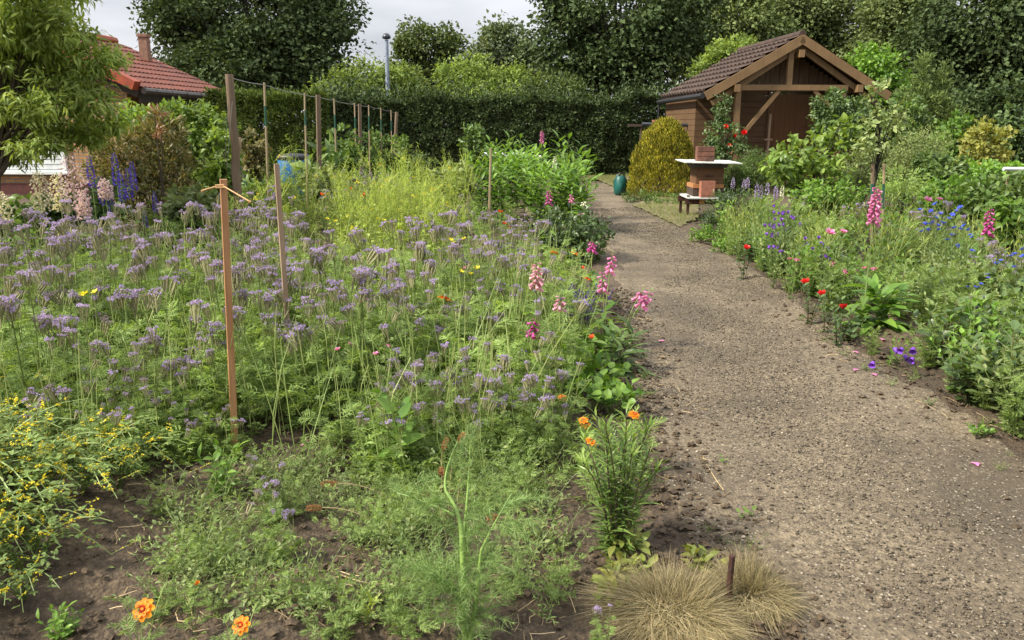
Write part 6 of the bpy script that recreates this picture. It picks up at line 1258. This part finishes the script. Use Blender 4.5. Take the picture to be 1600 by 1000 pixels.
# coloured flowers of the right bed
BEL = [herb('canterbury_bells', 'bellflower', 760 + k, .62, .1, 5, LANCE, .08, 14, MAT['mid'], MAT['stem'], .9, .35, .1, (F_bell[:1] if k else F_bell, 5, .032)) for k in range(2)]
for k, (px, py, h, lab) in enumerate(((1205, 338, .62, 'violet bellflower at the left of the right bed'), (1212, 325, .66, 'violet bellflower highest of the left group'), (1228, 322, .66, 'mauve bellflower at the top of the left group'), (1240, 330, .62, 'mauve bellflower right end of the left group'), (1208, 352, .58, 'violet bellflower at the lower left group'), (1222, 345, .6, 'violet bellflower in the middle of the left group'), (1213, 372, .52, 'lowest violet bellflower of the left group'), (1285, 372, .55, 'mauve bellflower between left group and the big foxglove'), (1292, 385, .5, 'mauve bellflower just below its lone neighbour'), (1262, 375, .52, 'small faded mauve bellflower among green leaves'))):
    place(BEL[k % 2], under(px, py, h), lab, 'bellflowers', s=h / .62)
rg = np.random.default_rng(77); cbp = base(1425, 592); o = empty('fallen_bellflower', cbp, 'deep violet canterbury bells sprawling onto the soil at the right path edge', 'bellflower'); m = MB()
for px, py in ((1362, 574), (1408, 553), (1424, 552), (1410, 563), (1424, 568), (1393, 552)):
    t = P(px, py - 4, cbp[1] + .03 + rg.uniform(-.04, .04)) - cbp; t[2] = max(t[2], .03); m.tube(bez((.05, 0, 0), t * .5 + [0, 0, .06], t + [.01, 0, .02], 5), .002, 4)
    d = unit(np.array([[rg.normal() * .5 - .3, -.7, -.5]])); M = frames(d, np.array([[0, 0, 1.]]))[0][:, [0, 2, 1]] * np.array([1, -1, 1]); obj('flower', F_bell[0].mesh, o, mat4(t + [.01, 0, .02], M, .036))
obj('stem', m.mesh('stem', MAT['stem']), o)
CRN = [herb('cornflower', 'cornflower', 770 + k, .8, .16, 7, leafT(.07, .25, .05), .13, 15, MAT['grey_green'], MAT['grey_green'], .6, .35, .05, (F_corn, 6, .03)) for k in range(2)]
for k, (px, py, h, lab) in enumerate(((1455, 318, .85, 'tall blue cornflower plant, left of the blue group'), (1480, 317, .86, 'tall blue cornflower plant, middle of the blue group'), (1494, 322, .84, 'tall blue cornflower plant, right of the blue group'), (1463, 330, .78, 'blue cornflower plant lower in the blue group'), (1512, 360, .7, 'blue cornflower plant near the magenta foxglove'), (1572, 392, .66, 'blue cornflower plant left one at the right edge'), (1592, 395, .66, 'blue cornflower plant right one at the right edge'), (1530, 432, .5, 'small blue cornflower plant below the edge pair'))):
    place(CRN[k % 2], under(px, py, h * .97), lab, 'blue cornflowers', s=h / .8)
ROS = herb('red_rose_plant', 'rose', 780, .42, .16, 5, OVATE, .055, 12, MAT['deep'], MAT['stem_dark'], 1.1, .2, .1, ([F_rose[0]], 1, .046))
for px, py, h, s, lab in ((1271, 424, .45, 1, 'bright red rose, highest of the three in the right bed'), (1296, 444, .4, .8, 'small red rose bud, middle of the three'), (1316, 464, .38, 1, 'dark red rose, lowest of the three above the path'), (1166, 371, .45, 1.1, 'salmon red rose near the path corner by the hive')): place(ROS, under(px, py, h), lab, 'red roses of the right bed', s=h / .42)
SNA = herb('pink_snapdragon', 'flower', 790, .5, .08, 4, LANCE, .06, 12, MAT['mid'], MAT['stem'], .9, .3, .1, (F_pink, 2, .032))
for px, py, h, lab in ((1312, 336, .8, 'bright pink bloom on a long stalk left of the big foxglove'), (1240, 390, .5, 'pale pink bloom in the green herbs right of the bellflowers'), (1302, 402, .5, 'deep pink bloom above the red roses'), (1323, 410, .48, 'small pink bloom right above the red roses'), (1358, 408, .5, 'small pink bloom on the stem below the big foxglove'), (1265, 286, .8, 'tiny pale pink bloom behind the lupin row'), (1464, 286, .9, 'single pale pink bloom before the raspberries')): place(SNA, under(px, py, h), lab, 'pink flowers of the right bed', s=h / .5)
# small yellow and pink dots inside the left bed
YD = herb('yellow_flower_plant', 'flower', 800, .8, .1, 4, FRONDLO, .1, 6, MAT['phac'], MAT['stem'], 1, .4, .1, (F_dot, 3, .024))
for px, py, lab in ((607, 327, 'yellow flower at the top of the mustard patch'), (655, 291, 'lone yellow flower far back left of the lush clump'), (520, 326, 'yellow flower left in the mustard patch'), (712, 362, 'yellow flower right in the mustard patch'), (735, 395, 'yellow flower between lilac heads right of the mustard'), (578, 312, 'yellow flower far back above the mustard patch'), (85, 388, 'tiny yellow flower in the left lilac drift'), (129, 431, 'tiny yellow flower below the other one in the left drift'), (675, 310, 'yellow flower at the right back of the mustard patch')): place(YD, under(px, py, .8), lab, 'small yellow flowers')
PD = herb('pink_campion', 'flower', 810, .6, .06, 3, LANCE, .05, 6, MAT['phac'], MAT['stem'], 1, .4, .1, (F_pink, 2, .017))
for px, py, lab in ((567, 447, 'tiny pink flower left among the lilac heads mid bed'), (538, 512, 'tiny pink flower lower left among the lilac heads'), (600, 515, 'tiny pink flower beside the pale lobed leaves'), (477, 668, 'tiny pink flower bud low in the front bed'), (732, 400, 'tiny white pink flower by the mustard edge')): place(PD, under(px, py, .6 if px != 477 else .25), lab, 'tiny pink flowers', s=1 if px != 477 else .42)
